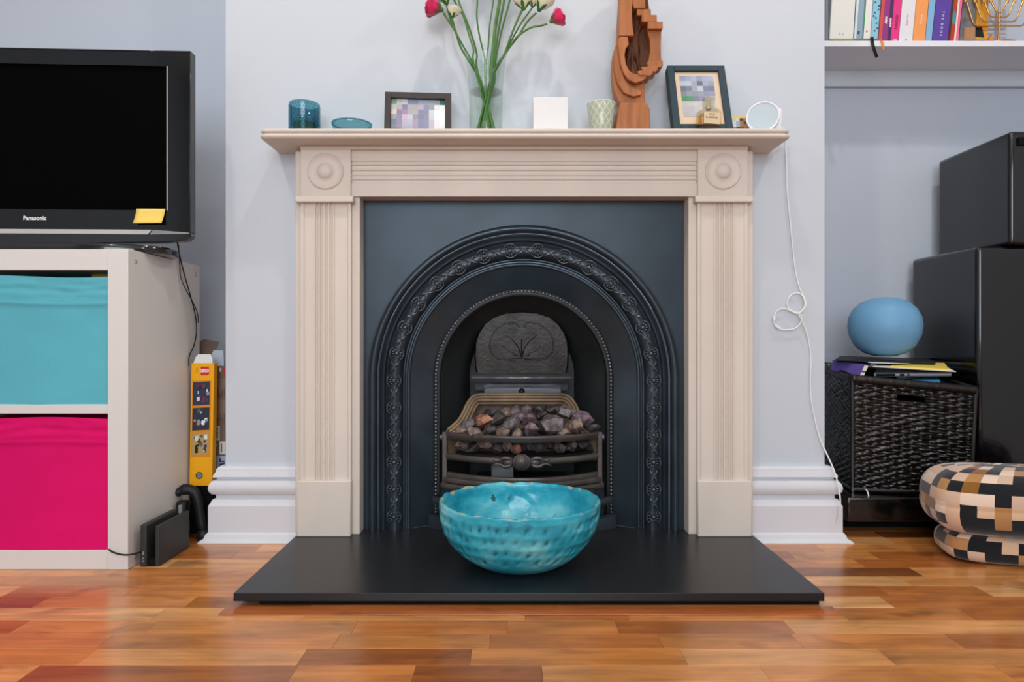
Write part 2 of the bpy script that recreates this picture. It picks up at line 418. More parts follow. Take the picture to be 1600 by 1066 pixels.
# floor: sub-floor with individually laid strips (each strip an object, 3 strips to a board)
fl = struct('floor', MB().box(XL, XR, YB, YA, -.03, -.0065), 'soot')
cols = ['cd8a4e', 'c27a3e', 'd8985c', 'ad6630', 'bb7238', 'd08e50', '9c5a2a', 'deA468', 'c67e3c', '8c5028', 'c88044', 'be763c', 'd28f4c', 'cb8546', 'c47e40']
def stripmesh():
    m = MB(); c = .0006
    x0, x1, y0, y1 = 0, 1, 0, .0634
    m.add([(x0,y0,-.006),(x1,y0,-.006),(x1,y1,-.006),(x0,y1,-.006),(x0,y0,-c),(x1,y0,-c),(x1,y1,-c),(x0,y1,-c),(x0+c,y0+c,0),(x1-c,y0+c,0),(x1-c,y1-c,0),(x0+c,y1-c,0)],
          [(0,1,5,4),(1,2,6,5),(2,3,7,6),(3,0,4,7),(4,5,9,8),(5,6,10,9),(6,7,11,10),(7,4,8,11),(8,9,10,11)])
    o = m.build('floor_strip', 'acacia_strip', smooth=False); me = o.data; bpy.data.objects.remove(o); return me
sm = stripmesh(); rnd = random.Random(21)
row0 = 1.062; nrow = 0; first = True
y = row0
prev = None
while y < YA-.001:
    hw = .76*y+.12; x = -hw-rnd.uniform(0, .3)
    while x < hw:
        ln = rnd.choice([.22, .28, .33, .38, .45, .5])*rnd.uniform(.9, 1.1)
        x1 = min(x+ln, XR)
        o = bpy.data.objects.new('floor_strip', sm); C.objects.link(o); o.parent = fl
        xs = max(x, XL)
        if x1-xs > .01:
            o.location = (xs+.0001, y, rnd.uniform(-.0002, .0002)); o.scale = (x1-xs-.0003, min(1, (YA-y)/.0636), 1)
            c = rnd.choice([q for q in cols if q != prev]); prev = c; o.color = lin(c)
        x += ln
    y += .0636
b = MB(); y = row0-.0636                                   # the rest of the floor, out of view below and behind the camera
while y > YB:
    x = XL
    while x < XR:
        ln = rnd.uniform(.5, .9); b.box(x+.0003, min(x+ln, XR)-.0003, max(y, YB), y+.0632, -.006, 0); x += ln
    y -= .0636
o = b.build('floor_strip', 'acacia_strip', fl, smooth=False, kind='stuff'); o.color = lin('bd7840')
o = MB().box(XL, -1.98, row0, YA, -.006, 0).box(1.98, XR, row0, YA, -.006, 0).build('floor_edge', 'acacia_strip', fl, kind='stuff'); o.color = lin('bd7840')

# ------------------------------------------------------------------ hearth
he = thing('hearth', 'wide black polished granite hearth slab on the floor before the fireplace', 'hearth', (mcx, 1.65, 0))
hz1 = .029; hx0_, hx1_ = -.584, .667
b = MB(); b.box(-.587, .667, 1.448, 1.948, .0115, hz1); b.box(-.40, .48, 1.9479, 2.2, .0115, hz1-.0002); b.build('slab', 'black_granite', he, bevel=.0012)
b = MB(); b.box(-.535, .66, 1.458, 1.945, 0.0008, .0115); b.build('base', 'matte_black', he)
b = MB(); b.box(-.60, .682, 1.402, 1.4455, .0003, .0022); o = struct('trim_1', b, 'acacia_strip', bevel=.001); o.color = lin('b0612f')

# ------------------------------------------------------------------ mantelpiece
mp = thing('mantelpiece', 'cream stone mantelpiece with fluted legs and roundels framing the fireplace', 'mantelpiece', (mcx, 1.9, hz1))
def shelf():
    x0, x1, y0, y1, R = -.662, .7405, 1.797, 1.9495, .020
    prof = [(.010, 1.1255), (.005, 1.1245), (.0015, 1.1222), (0, 1.1185), (.0018, 1.1150), (.005, 1.1128), (.0075, 1.1120), (.0075, 1.1105),
            (.004, 1.1100), (.0005, 1.1080), (-.001, 1.1042), (.0005, 1.1005), (.004, 1.0980), (.012, 1.0968)]
    b = MB(); n = 8; rows = []
    for d, z in prof:
        row = []
        r = R-d
        pts = [(x0+d, y1)]+[(x0+R-r*math.cos(PI/2*k/n), y0+R-r*math.sin(PI/2*k/n)) for k in range(n+1)]
        pts += [(x1-R+r*math.sin(PI/2*k/n), y0+R-r*math.cos(PI/2*k/n)) for k in range(n+1)]+[(x1-d, y1)]
        for p in pts: row.append(len(b.v)); b.v.append(Vector((p[0], p[1], z)))
        rows.append(row)
    for A, B in zip(rows, rows[1:]):
        for i in range(len(A)-1): b.f.append((A[i], A[i+1], B[i+1], B[i])); b.c.append(None)
    b.f.append(tuple(rows[0])); b.c.append(None); b.f.append(tuple(rows[-1])); b.c.append(None)
    b.build('shelf', 'lime_stone', mp, ang=50)
shelf()
MB().prism([(-.575, 1.866, 1.0966), (.652, 1.866, 1.0966), (.652, 1.9495, 1.0966), (-.575, 1.9495, 1.0966)], (0, 0, -.010)).build('shelf_moulding', 'lime_stone', mp, bevel=.003)
for s in (-1, 1):
    X = lambda d: mcx+s*d
    # jamb behind the pilaster with the inner slip
    MB().box(*sorted((X(.632), X(.4537))), 1.885, 1.9495, hz1, 1.0866).build('jamb', 'lime_stone', mp, bevel=.0015)
    # pilaster cross section: margins, sunk field, four hollow flutes
    pr = [(.6115, 1.8855), (.6115, 1.8690), (.605, 1.8690), (.6005, 1.8735), (.5745, 1.8735)]
    fx = [.5745, .5617, .5486, .5352, .5220]
    for k in range(4):
        a, c = fx[k], fx[k+1]
        pr += [(a, 1.8700), (a-.0016, 1.8700), (a-.0035, 1.8745), ((a+c)/2, 1.8770), (c+.0035, 1.8745), (c+.0016, 1.8700)]
    pr += [(.5205, 1.8700), (.5205, 1.8735), (.4865, 1.8735), (.481, 1.8690), (.4747, 1.8690), (.4747, 1.8855)]
    MB().pxy([(X(d), y) for d, y in pr], .1806, .9405).build('pilaster', 'lime_stone', mp, ang=20, bevel=0)
    MB().box(*sorted((X(.6205), X(.4735))), 1.861, 1.8855, hz1, .181).build('plinth_block', 'lime_stone', mp, bevel=.0025)
    o = MB().box(*sorted((X(.6115), X(.4747))), 1.8665, 1.8855, .957, 1.0866).build('corner_block', 'lime_stone', mp, bevel=.0012)
    ct = X(.5431)
    M = Matrix.Translation((ct, 1.8668, 1.0265)) @ Matrix.Rotation(PI/2, 4, 'X')
    pf = [(.0500, 0), (.0495, .0035), (.0470, .0050), (.0445, .0035), (.041, .0012), (.034, .0004), (.027, .0010), (.0235, .003), (.021, .0040), (.0195, .0075), (.014, .0115), (.007, .0135), (0, .0140)]
    MB().lathe(pf, 40, M).build('roundel', 'lime_stone', o, ang=60)
    MB().box(*sorted((X(.6235), X(.4655))), 1.856, 1.8855, .9405, .9575).build('capital_strip', 'lime_stone', mp, bevel=.0028)
# frieze with reeding
zs = [(1.0866, 0), (1.058, 0), (1.058, .0035), (1.0515, .0035), (1.0500, 0), (1.0470, 0), (1.0455, .0035), (1.0375, .0035), (1.0355, 0), (1.0325, 0), (1.031, .0035),
      (1.0240, .0035), (1.022, 0), (1.0185, 0), (1.017, .0035), (1.0115, .0035), (1.0095, 0), (1.0065, 0), (1.005, .0035), (.9985, .0035), (.9965, -.001), (.960, -.001)]
pts = [(mcx, 1.878+d, z) for z, d in zs]+[(mcx, 1.9495, .960), (mcx, 1.9495, 1.0866)]
MB().prism([(mcx-.4750, p[1], p[2]) for p in pts], (.95, 0, 0)).build('frieze', 'lime_stone', mp, ang=20)

# ------------------------------------------------------------------ cast iron insert
fi = thing('fireplace_insert', 'black cast iron arched fireplace insert with rosette band and fire grate', 'fireplace', (mcx, 1.95, hz1))
cz = .453; R0 = .441
def plate():
    b = MB(); hw = .4535; top = .961-cz; st = []
    z0 = hz1
    ts = sorted(set([PI*k/64 for k in range(65)]+[math.atan2(top, hw), PI-math.atan2(top, hw)]))
    rows = [((mcx-R0, z0), (mcx-hw, z0)), ((mcx-R0, cz), (mcx-hw, cz))]
    for t in ts[1:-1]:
        dx, dz = -math.cos(t), math.sin(t); k = min(hw/abs(dx) if abs(dx) > 1e-6 else 9, top/dz if dz > 1e-6 else 9)
        rows.append(((mcx+R0*dx, cz+R0*dz), (mcx+k*dx, cz+k*dz)))
    rows += [((mcx+R0, cz), (mcx+hw, cz)), ((mcx+R0, z0), (mcx+hw, z0))]
    for a, c in rows:
        for y in (1.9345, 1.9395):
            b.v.append(Vector((a[0], y, a[1]))); b.v.append(Vector((c[0], y, c[1])))
    for i in range(len(rows)-1):
        o = 4*i; b.f += [(o, o+1, o+5, o+4), (o+2, o+3, o+7, o+6), (o+1, o+3, o+7, o+5), (o, o+2, o+6, o+4)]; b.c += [None]*4
    b.build('face_plate', 'iron_plate', fi, ang=20)
plate()
MB().arch([(.443, 1.9345), (.4385, 1.9340), (.4365, 1.9255), (.4320, 1.9195), (.4270, 1.9175), (.4215, 1.9195), (.4170, 1.9260), (.4150, 1.9370)], mcx, cz, hz1, 72).build('outer_moulding', 'cast_iron', fi, ang=60)
MB().arch([(.4150, 1.9400), (.4110, 1.9410), (.4060, 1.9370), (.3990, 1.9300), (.3945, 1.9285), (.3920, 1.9310), (.3905, 1.9390), (.3880, 1.9400), (.3855, 1.9370)], mcx, cz, hz1, 72).build('cove_moulding', 'cast_iron', fi, ang=40)
MB().arch([(.3865, 1.9420), (.3845, 1.9350), (.3790, 1.9280), (.3720, 1.9235), (.3640, 1.9220), (.3560, 1.9245), (.3500, 1.9300), (.3460, 1.9380), (.3450, 1.9450)], mcx, cz, hz1, 72).build('ornament_band', 'cast_iron', fi, ang=60)
MB().arch([(.3460, 1.9450), (.3440, 1.9400), (.3405, 1.9385), (.3370, 1.9400), (.3360, 1.9450), (.3330, 1.9450), (.3315, 1.9405), (.3270, 1.9390), (.3230, 1.9410), (.3215, 1.9470)], mcx, cz, hz1, 72).build('inner_moulding', 'cast_iron', fi, ang=60)
MB().arch([(.3225, 1.9450), (.2590, 1.9830)], mcx, cz, hz1, 72).build('splayed_fascia', 'cast_iron', fi, ang=60)
MB().arch([(.2600, 1.9840), (.2595, 1.9790), (.2575, 1.9785), (.2570, 1.9830), (.2510, 1.9830), (.2505, 1.9790), (.2455, 1.9780), (.2410, 1.9800), (.2395, 1.9900)], mcx, cz, hz1, 72).build('bead_track', 'track_iron', fi, ang=40)
def arch_pt(r, s, y):                                    # s = distance along the arch path from the left foot
    leg = cz-hz1
    if s < leg: return Vector((mcx-r, y, hz1+s)), 0
    s -= leg
    if s < PI*r: t = s/r; return Vector((mcx-r*math.cos(t), y, cz+r*math.sin(t))), t
    return Vector((mcx+r, y, cz-(s-PI*r))), PI
b = MB(); rb = .2540; tot = 2*(cz-hz1)+PI*rb; nb = 156
ico = [(0, 0, 1), (0, 0, -1)]
for k in range(nb):
    p, t = arch_pt(rb, (k+.5)*tot/nb, 1.9800)
    b.lathe([(.0041, 0), (.0036, .0022), (.0020, .0038), (0, .0043)], 8, Matrix.Translation(p) @ Matrix.Rotation(PI/2, 4, 'X'))
b.build('beading', 'bead_iron', fi, kind='stuff', ang=70)
# rosettes and paired leaves along the band
ro = MB()
FX = Matrix.Rotation(PI/2, 4, 'X')
ro.lathe([(.0050, .0005), (.0045, .0040), (.0025, .0058), (0, .0064)], 10, FX)
for k in range(10):
    a = 2*PI*k/10
    ro.merge(MB().ball((.0095, 0, .0014), (.0040, .0021, .0022), 6, 4), FX @ Matrix.Rotation(a, 4, 'Z'))
for sgn in (-1, 1):
    ro.tube([Vector((.0165*math.cos(q), -.002, sgn*.0165*math.sin(q))) for q in [PI*(.18+.64*i/8) for i in range(9)]], [.0008+.0010*math.sin(PI*i/8) for i in range(9)], 5)
le = MB()
for sx in (-1, 1):
    for sz in (-1, 1):
        le.tube([(sx*.001, -.002, sz*.001), (sx*.005, -.0035, sz*.0035), (sx*.010, -.003, sz*.0075), (sx*.0145, -.001, sz*.0085)], [.0022, .0022, .0016, .0005], 5)
le.ball((0, -.002, 0), (.0028, .0025, .0032), 8, 5)
le.tube([(-.011, -.001, 0), (-.004, -.0035, 0), (.004, -.0035, 0), (.011, -.001, 0)], [.0006, .0016, .0016, .0006], 5)
def piece(mbx, nm):
    o = mbx.build(nm, 'relief_iron', ang=60); me = o.data; bpy.data.objects.remove(o); return me
rm = piece(ro, 'rosette'); lm = piece(le, 'leaf_scroll')
rr = .3650; tot = 2*(cz-hz1)+PI*rr; nu = 26
for k in range(nu):
    for nm, me, off in (('rosette', rm, .5), ('leaf_scroll', lm, 1.0)):
        if off == 1.0 and k == nu-1: continue
        p, t = arch_pt(rr, (k+off)*tot/nu, 1.9225)
        o = bpy.data.objects.new(nm, me); C.objects.link(o); o.parent = fi
        o.location = p-Vector(fi.location); o.scale = (1.18, 1.35, 1.18)
        if nm == 'rosette': o.rotation_euler = (0, t+PI/2, 0)
        else: o.rotation_euler = (0, t+PI/2, 0)
# chamber behind the opening
MB().arch([(.2400, 1.9880), (.2360, 2.0200), (.2050, 2.1100), (.1800, 2.1700), (.1700, 2.2300)], mcx, cz, hz1, 48).build('fire_chamber', 'chamber_iron', fi, ang=60)
MB().box(mcx-.26, mcx+.26, 2.232, 2.240, hz1, .72).build('chamber_back', 'soot', fi)
# fireback: panel with domed top, raised loops
def fireback():
    D = 2.12; P = []
    for px, py in [(745, 586), (742, 572), (741, 555), (742, 535), (747, 520), (757, 505), (772, 494), (790, 488), (815, 486)]:
        P.append(W(px, py, D))
    pts = P+[Vector((2*W(815, 0, D).x-p.x, D, p.z)) for p in P[-2::-1]]
    o = MB().prism(pts, (0, .03, 0)).build('fireback', 'burnt_iron', fi, bevel=.005, seg=3)
    b = MB()
    for s in (-1, 1):
        b.tube(smoothpath([W(815+s*x, y, D-.0015) for x, y in [(4, 561), (28, 562), (44, 556), (50, 540), (45, 522), (30, 508), (12, 504), (3, 512)]], 5), .0022, 6)
        b.tube(smoothpath([W(815+s*x, y, D-.001) for x, y in [(1, 560), (4, 545), (14, 532), (24, 524)]], 4), [.0022]*4+[.0016]*5+[.001]*4, 6)
        b.tube(smoothpath([W(815+s*x, y, D-.001) for x, y in [(1, 560), (10, 553), (22, 548), (30, 540)]], 4), .0016, 6)
        b.ball(W(815+s*9, 555, D-.001), (.006, .002, .004), 8, 6)
    b.tube([W(815, 561, D-.001), W(815, 530, D-.001)], .002, 6)
    b.build('scroll_relief', 'burnt_iron', o, ang=60)
fireback()
def rowx(x0, x1, D, z0, z1, prof, name, mt):             # horizontal moulding: prof = (depth out, fraction)
    b = MB(); n = 12; c = (x0+x1)/2; h = (x1-x0)/2
    def fn(u, v):
        d = prof[int(round(v*(len(prof)-1)))]
        uu = u*2-1
        return (c+uu*(h+d[0]*.5), D-d[0]*(1-.35*uu*uu), z0+(z1-z0)*d[1])
    b.grid(fn, n, len(prof)-1); b.build(name, mt, fi, ang=40)
D = 2.11
zA = lambda y, d=2.10: EYE-(y-CY)*d/F
xA = lambda x, d=2.10: (x-CX)*d/F
rowx(xA(745), xA(885), 2.12, zA(611), zA(583), [(0, 0), (.006, 0), (.010, .18), (.012, .35), (.020, .45), (.030, .6), (.034, .72), (.030, .84), (.018, .92), (.012, 1), (0, 1)], 'fireback_ledge', 'ledge_iron')
o = MB().box(xA(756), xA(877), 2.092, 2.14, zA(628), zA(606)).build('fireback_foot', 'relief_iron', fi, bevel=.003)
b = MB(); M = Matrix.Translation((xA(815), 2.0915, zA(612, 2.09))) @ FX
b.lathe([(.010, 0), (.0085, .002), (.006, .001), (.0045, .003), (0, .0045)], 16, M)
b.build('rosette', 'burnt_iron', o, ang=60)
# shouldered hob frame: reeded strip
path = [(700, 671), (708, 665), (717, 656), (724, 644), (730, 631), (738, 621), (748, 617), (765, 616.5), (815, 616.5), (865, 616.5), (880, 617), (891, 622), (899, 632), (905, 645), (911, 656), (919, 665), (927, 670)]
dep = [1.985, 1.99, 2.0, 2.015, 2.03, 2.045, 2.055, 2.06, 2.06, 2.06, 2.055, 2.045, 2.03, 2.015, 2.0, 1.99, 1.985]
b = MB()
cxp = 815
for k in range(4):
    off = k*4.6; pts = []
    for (x, y), d in zip(path, dep):
        # shift inwards, perpendicular
        i = path.index((x, y)); a = Vector(path[max(i-1, 0)]); c = Vector(path[min(i+1, len(path)-1)]); t = (c-a).normalized(); n = Vector((-t.y, t.x))
        pts.append(W(x+n.x*off, y+n.y*off, d-.004*(1.5-abs(k-1.5))))
    b.tube(smoothpath(pts, 4), .0049, 7)
b.build('hob_frame', 'rust_frame', fi, ang=60)
# sloping brick panel at the back of the basket, and side cheeks
b = MB(); b.add([W(744, 632, 2.085), W(887, 632, 2.085), W(905, 705, 2.04), W(725, 705, 2.04), W(744, 632, 2.11), W(887, 632, 2.11), W(905, 705, 2.10), W(725, 705, 2.10)],
      [(0, 1, 2, 3), (4, 5, 6, 7), (0, 1, 5, 4), (1, 2, 6, 5), (2, 3, 7, 6), (3, 0, 4, 7)]); b.build('brick_panel', 'fire_brick', fi)
for s in (-1, 1):
    q = lambda x, y, d: W(815+s*x, y, d)
    b = MB(); b.prism([q(71, 630, 2.075), q(86, 636, 2.05), q(97, 655, 2.01), q(118, 672, 1.985), q(118, 720, 1.985), q(80, 720, 2.04)], (0, .012, 0))
    b.build('cheek', 'rust_frame', fi, bevel=.002)
# bowed bars of the basket
def bow(u, dend=1.972, dmid=1.878): return dmid+(dend-dmid)*(2*u-1)**2
def bowbar(name, z, prof, x0=-.186, x1=.256, mt='bar_iron', dd=0, parent=fi):
    b = MB(); n = 24; m = len(prof)
    b.grid(lambda u, v: (x0+(x1-x0)*u, bow(u)+dd+prof[int(round(v*m)) % m][0], z+prof[int(round(v*m)) % m][1]), n, m, cv=True)
    b.f.append(tuple(k*(n+1) for k in range(m))); b.c.append(None); b.f.append(tuple(k*(n+1)+n for k in range(m))); b.c.append(None)
    return b.build(name, mt, parent, ang=45)
rnd_ = lambda r, n=10, e=1: [(r*e*math.cos(2*PI*k/n), r*math.sin(2*PI*k/n)) for k in range(n)]
bowbar('top_bar', .2915, [(-.009, .005), (-.007, .009), (.007, .009), (.007, .002), (.003, -.009), (-.003, -.009), (-.006, -.003)])
mb = bowbar('middle_bar', .2305, rnd_(.0095, 12, .9))
bowbar('lower_bar', .1790, [(-.006, .0), (-.004, .006), (.006, .007), (.008, -.006), (-.004, -.007)], -.184, .254)
bowbar('lower_bar', .1650, [(-.009, .0), (-.006, .007), (.006, .007), (.008, -.006), (-.006, -.007)], -.192, .262, dd=-.003)
bowbar('lower_bar', .1490, [(-.012, .0), (-.009, .007), (.006, .007), (.008, -.006), (-.009, -.007)], -.199, .269, dd=-.006)
bowbar('ash_front', .085, [(-.006, .055), (.004, .055), (.004, -.055), (-.006, -.055)], -.20, .27, dd=-.002, mt='cast_iron')
bowbar('foot_moulding', .105, [(-.016, .0), (-.012, .009), (0, .012), (.006, 0), (0, -.012), (-.012, -.009)], -.222, .292, dd=-.008, mt='cast_iron')
bowbar('foot_moulding', .048, [(-.020, .0), (-.018, .016), (.006, .018), (.006, -.018), (-.020, -.018)], -.232, .302, dd=-.010, mt='cast_iron')
MB().box(-.165, .235, 1.905, 1.912, .030, .150).box(-.10, .17, 1.905, 2.12, .150, .156).build('ash_pan', 'soot', fi)
b = MB(); b.box(xA(768, 1.94), xA(802, 1.94), 1.935, 1.94, .175, .212); b.build('damper_plate', 'ledge_iron', fi)
for s in (-1, 1):
    x = .035+s*.2235
    MB().box(x-.007, x+.007, 1.963, 1.985, .03, .300).build('post', 'bar_iron', fi, bevel=.002)
    MB().ball((x+s*.010, 1.975, .284), (.006, .006, .009), 10, 8).build('post_knob', 'ledge_iron', fi)
# central ornament on the middle bar
b = MB(); c = Vector((W(815, 0, 1.88).x, 1.876, .2300))
b.ball(c, (.026, .016, .022), 20, 12)
for k in range(-3, 4):
    b.tube([c+Vector((.026*math.sin(k*.35)*math.sin(q), -.0168*math.cos(k*.35)*math.sin(q)-.0005, -.022*math.cos(q))) for q in [PI*(.12+.76*i/8) for i in range(9)]], .0014, 5)
b.build('bar_boss', 'bar_iron', mb, ang=60)
for s in (-1, 1):
    b = MB()
    b.ball(c+Vector((s*.036, .002, -.001)), (.017, .012, .0145), 14, 8)
    for a, zz in ((.0105, 1), (-.0105, -1)):
        b.tube(smoothpath([c+Vector((s*.030, -.004, zz*.008)), c+Vector((s*.046, -.006, zz*.012)), c+Vector((s*.062, -.003, zz*.005)), c+Vector((s*.076, -.001, zz*.007)), c+Vector((s*.081, .001, zz*.012))], 4), [.0055]*4+[.0045]*4+[.0034]*4+[.0024]*4+[.001], 7)
    b.build('bar_leaf', 'bar_iron', mb, ang=60)

# ------------------------------------------------------------------ coals
mat('coal_grey', '6b6264', .4, spec=.5, var=(55, .8), bump=(110, 1)); mat('coal_mauve', '77646c', .35, spec=.5, var=(55, .8), bump=(110, 1))
mat('coal_tan', '7f6c62', .6, var=(55, .75), bump=(110, 1)); mat('coal_dark', '3a3436', .4, var=(55, .8), bump=(110, 1))
mat('coal_orange', '9c6a56', .7, var=(45, .8), bump=(110, 1))
def coal(c, r, seed, mt, label=None):
    import bmesh
    rn = random.Random(seed); bm = bmesh.new(); n = 12
    for k in range(n):                                     # spread points on a squashed ball, hull them
        z = 1-2*(k+.5)/n; a = k*2.39996+rn.uniform(-.5, .5); q = math.sqrt(1-z*z); f = rn.uniform(.82, 1.2)
        bm.verts.new((1.28*q*math.cos(a)*f, .92*q*math.sin(a)*f, .74*z*f))
    g = bmesh.ops.convex_hull(bm, input=bm.verts)
    bmesh.ops.delete(bm, geom=[v for v in g['geom_interior'] if isinstance(v, bmesh.types.BMVert)], context='VERTS')
    R = Matrix.Rotation(rn.uniform(0, 6), 3, 'Z') @ Matrix.Rotation(rn.uniform(-.7, .7), 3, 'X') @ Matrix.Rotation(rn.uniform(-.6, .6), 3, 'Y')
    bm.verts.index_update()
    ob = MB(); ob.v = [R @ v.co*r for v in bm.verts]; ob.f = [tuple(v.index for v in f.verts) for f in bm.faces]; ob.c = [None]*len(ob.f); bm.free()
    x = ob.build('coal', mt, ang=20, bevel=r*.05); x.location = c
    tag(x, label or 'dark lump of coal deep inside the heap in the fire grate', 'coal', 'coals heaped in the fire grate')
    return x
top = [  # px, py, D, r, material, label
 (730, 665, 1.955, .020, 'coal_grey', None), (742, 676, 1.925, .019, 'coal_tan', None), (722, 673, 1.945, .015, 'coal_tan', None),
 (754, 658, 1.945, .022, 'coal_orange', 'orange-brown lump of coal on the left of the grate heap'),
 (778, 655, 1.975, .024, 'coal_dark', None), (797, 664, 1.935, .023, 'coal_grey', None), (786, 676, 1.915, .019, 'coal_tan', None),
 (789, 648, 1.995, .021, 'coal_tan', None), (765, 646, 2.0, .016, 'coal_dark', None), (811, 652, 1.97, .018, 'coal_mauve', None),
 (806, 642, 2.01, .017, 'coal_grey', None), (824, 655, 1.96, .020, 'coal_mauve', None), (829, 671, 1.915, .021, 'coal_mauve', None),
 (808, 679, 1.905, .016, 'coal_tan', None), (846, 649, 1.985, .019, 'coal_dark', None),
 (862, 662, 1.935, .032, 'coal_grey', 'largest grey lump of coal right of centre in the grate'),
 (884, 644, 1.985, .022, 'coal_grey', None), (896, 665, 1.945, .024, 'coal_tan', None),
 (911, 653, 1.955, .024, 'coal_mauve', 'mauve lump of coal perched high at the right end of the grate'),
 (925, 667, 1.965, .015, 'coal_dark', None), (880, 675, 1.920, .015, 'coal_tan', None), (840, 640, 2.02, .016, 'coal_dark', None), (862, 640, 2.02, .017, 'coal_dark', None),
 (768, 671, 1.93, .017, 'coal_dark', None), (822, 641, 2.015, .015, 'coal_grey', None), (748, 668, 1.96, .018, 'coal_dark', None), (846, 668, 1.94, .018, 'coal_dark', None)]
ORD = ['first', 'second', 'third', 'fourth', 'fifth', 'sixth', 'seventh', 'eighth', 'ninth', 'tenth']
for i, (px, py, d, r, m, l) in enumerate(top):
    row = 'front' if py >= 660 else 'back'; cn = m.split('_')[1]
    rank = sorted(q[0] for q in top if q[4] == m and (q[1] >= 660) == (py >= 660)).index(px)
    coal(W(px, py, d), r*1.2, 100+i, m, l or f'{cn} lump of coal, {ORD[rank]} {cn} one from the left in the {row} of the heap')
low = [(722, 697, 'coal_tan'), (741, 700, 'coal_dark'), (757, 695, 'coal_tan'), (777, 700, 'coal_dark'), (793, 697, 'coal_tan'), (806, 701, 'coal_orange'),
       (823, 698, 'coal_dark'), (840, 700, 'coal_dark'), (857, 696, 'coal_dark'), (875, 699, 'coal_grey'), (893, 697, 'coal_grey'), (911, 696, 'coal_dark'), (925, 700, 'coal_dark')]  # bottom row mostly dark-toned: occlusion under the heap put into the colours
for i, (px, py, m) in enumerate(low): 
    u = ((px-CX)*1.94/F+.186)/.442
    coal(W(px, py, bow(u)+.05), .022, 200+i, m, 'orange lump of coal low down, seen between the grate bars' if m == 'coal_orange' else f'{m.split(chr(95))[1]} lump of coal seen between the bars, {ORD[[q[0] for q in low if q[2] == m].index(px)]} {m.split(chr(95))[1]} one from the left')
for i in range(12):
    coal((-.13+.33*(i+.5)/12, random.uniform(1.97, 2.03), random.uniform(.27, .30)), .025, 300+i, 'coal_dark')
bowbar('basket_floor', .235, [(.03, .004), (.09, .004), (.09, -.004), (.03, -.004)], -.16, .235, mt='soot')

# ------------------------------------------------------------------ turquoise bowl on the hearth
def bowl():
    c = W(812, 0, 1.644); root = None; bx, by = (812-CX)*1.644/F, 1.644
    R, H = .193, .152; n = 200; b = MB()
    prof = []                                           # (r, z, side) outer from base up, then rim, then inner down
    for k in range(41):
        t = k/40; z = H*t; r = R*(1-(1-(.09+.91*t))**2.35)**.5 if t < 1 else R
        prof.append((max(r, .0), z, 1))
    prof[0] = (prof[0][0]*.93, .0005, 1)
    prof += [(R-.002, H+.003, 2), (R-.006, H+.0035, 2), (R-.010, H+.001, 2)]
    for k in range(1, 31):
        t = 1-k/30; z = .016+(H-.016)*t; r = (R-.012)*(1-(1-(.12+.88*t))**2.4)**.5
        prof.append((r, z, 3))
    prof += [(.06, .0150, 3), (.02, .0148, 3)]
    rows = [.126, .098, .070, .047]; rc = random.Random(4)
    ph = [rc.uniform(0, 6) for _ in rows]
    jit = {}
    def dent(a, z):
        d = 0
        for i, zr in enumerate(rows):
            m = [54, 50, 46, 40][i]; q = (a/(2*PI)*m+ph[i]); k = int(q) % m; u = q-int(q)-.5
            if (i, k) not in jit: jit[i, k] = (rc.uniform(-.004, .004), rc.uniform(.25, 1.15), rc.uniform(-.15, .15))
            dz, am, du = jit[i, k]
            g = math.exp(-((u-du)/.26)**2-((z-zr-dz-(u-du)*.016)/.0075)**2)
            d += am*g
            d -= .22*math.exp(-((z-zr-.0135)/.0035)**2)*(.6+.4*math.sin(a*9+i))/1.0
        return d
    cols_ = []
    for r, z, sd in prof:
        for i in range(n):
            a = 2*PI*i/n; wv = noise.noise(Vector((math.cos(a)*1.4, math.sin(a)*1.4, z*9)))*.004
            rim = noise.noise(Vector((math.cos(a)*6, math.sin(a)*6, 3)))*.0045*max(0, (z-.10)/.055)
            rr = r+wv; zz = z
            if sd == 1 and z > .012: rr -= .0072*dent(a, z)
            if sd == 3 and z > .03: rr += .0015*noise.noise(Vector((a*9, z*60, 0)))
            if sd == 3 and z < .03: zz += .0012*noise.noise(Vector((math.cos(a)*r*80, math.sin(a)*r*80, 0)))
            b.v.append(Vector((rr*math.cos(a), rr*math.sin(a), zz+rim)))
            cols_.append((1.0 if (sd == 2) else (.0 if sd == 1 and z > H-.03 else .0), min(.9, max(0, dent(a, z)-.38)*1.5) if sd == 1 else 0))
    m = len(prof)
    for j in range(m-1):
        for i in range(n):
            k = (i+1) % n; b.f.append((j*n+i, j*n+k, (j+1)*n+k, (j+1)*n+i)); b.c.append(None)
    b.f.append(tuple(range(n))); b.c.append(None); b.f.append(tuple(range((m-1)*n, m*n))); b.c.append(None)
    o = b.build('bowl', 'turquoise_glaze', ang=80); o.location = (bx, by, hz1+.0003)
    at = o.data.color_attributes.new('Col', 'FLOAT_COLOR', 'POINT'); buf = []
    for q in cols_: buf += [q[0], q[1], 0, 1]
    at.data.foreach_set('color', buf)
    tag(o, 'large handmade turquoise glazed bowl with dented sides standing on the granite hearth', 'bowl')
bowl()

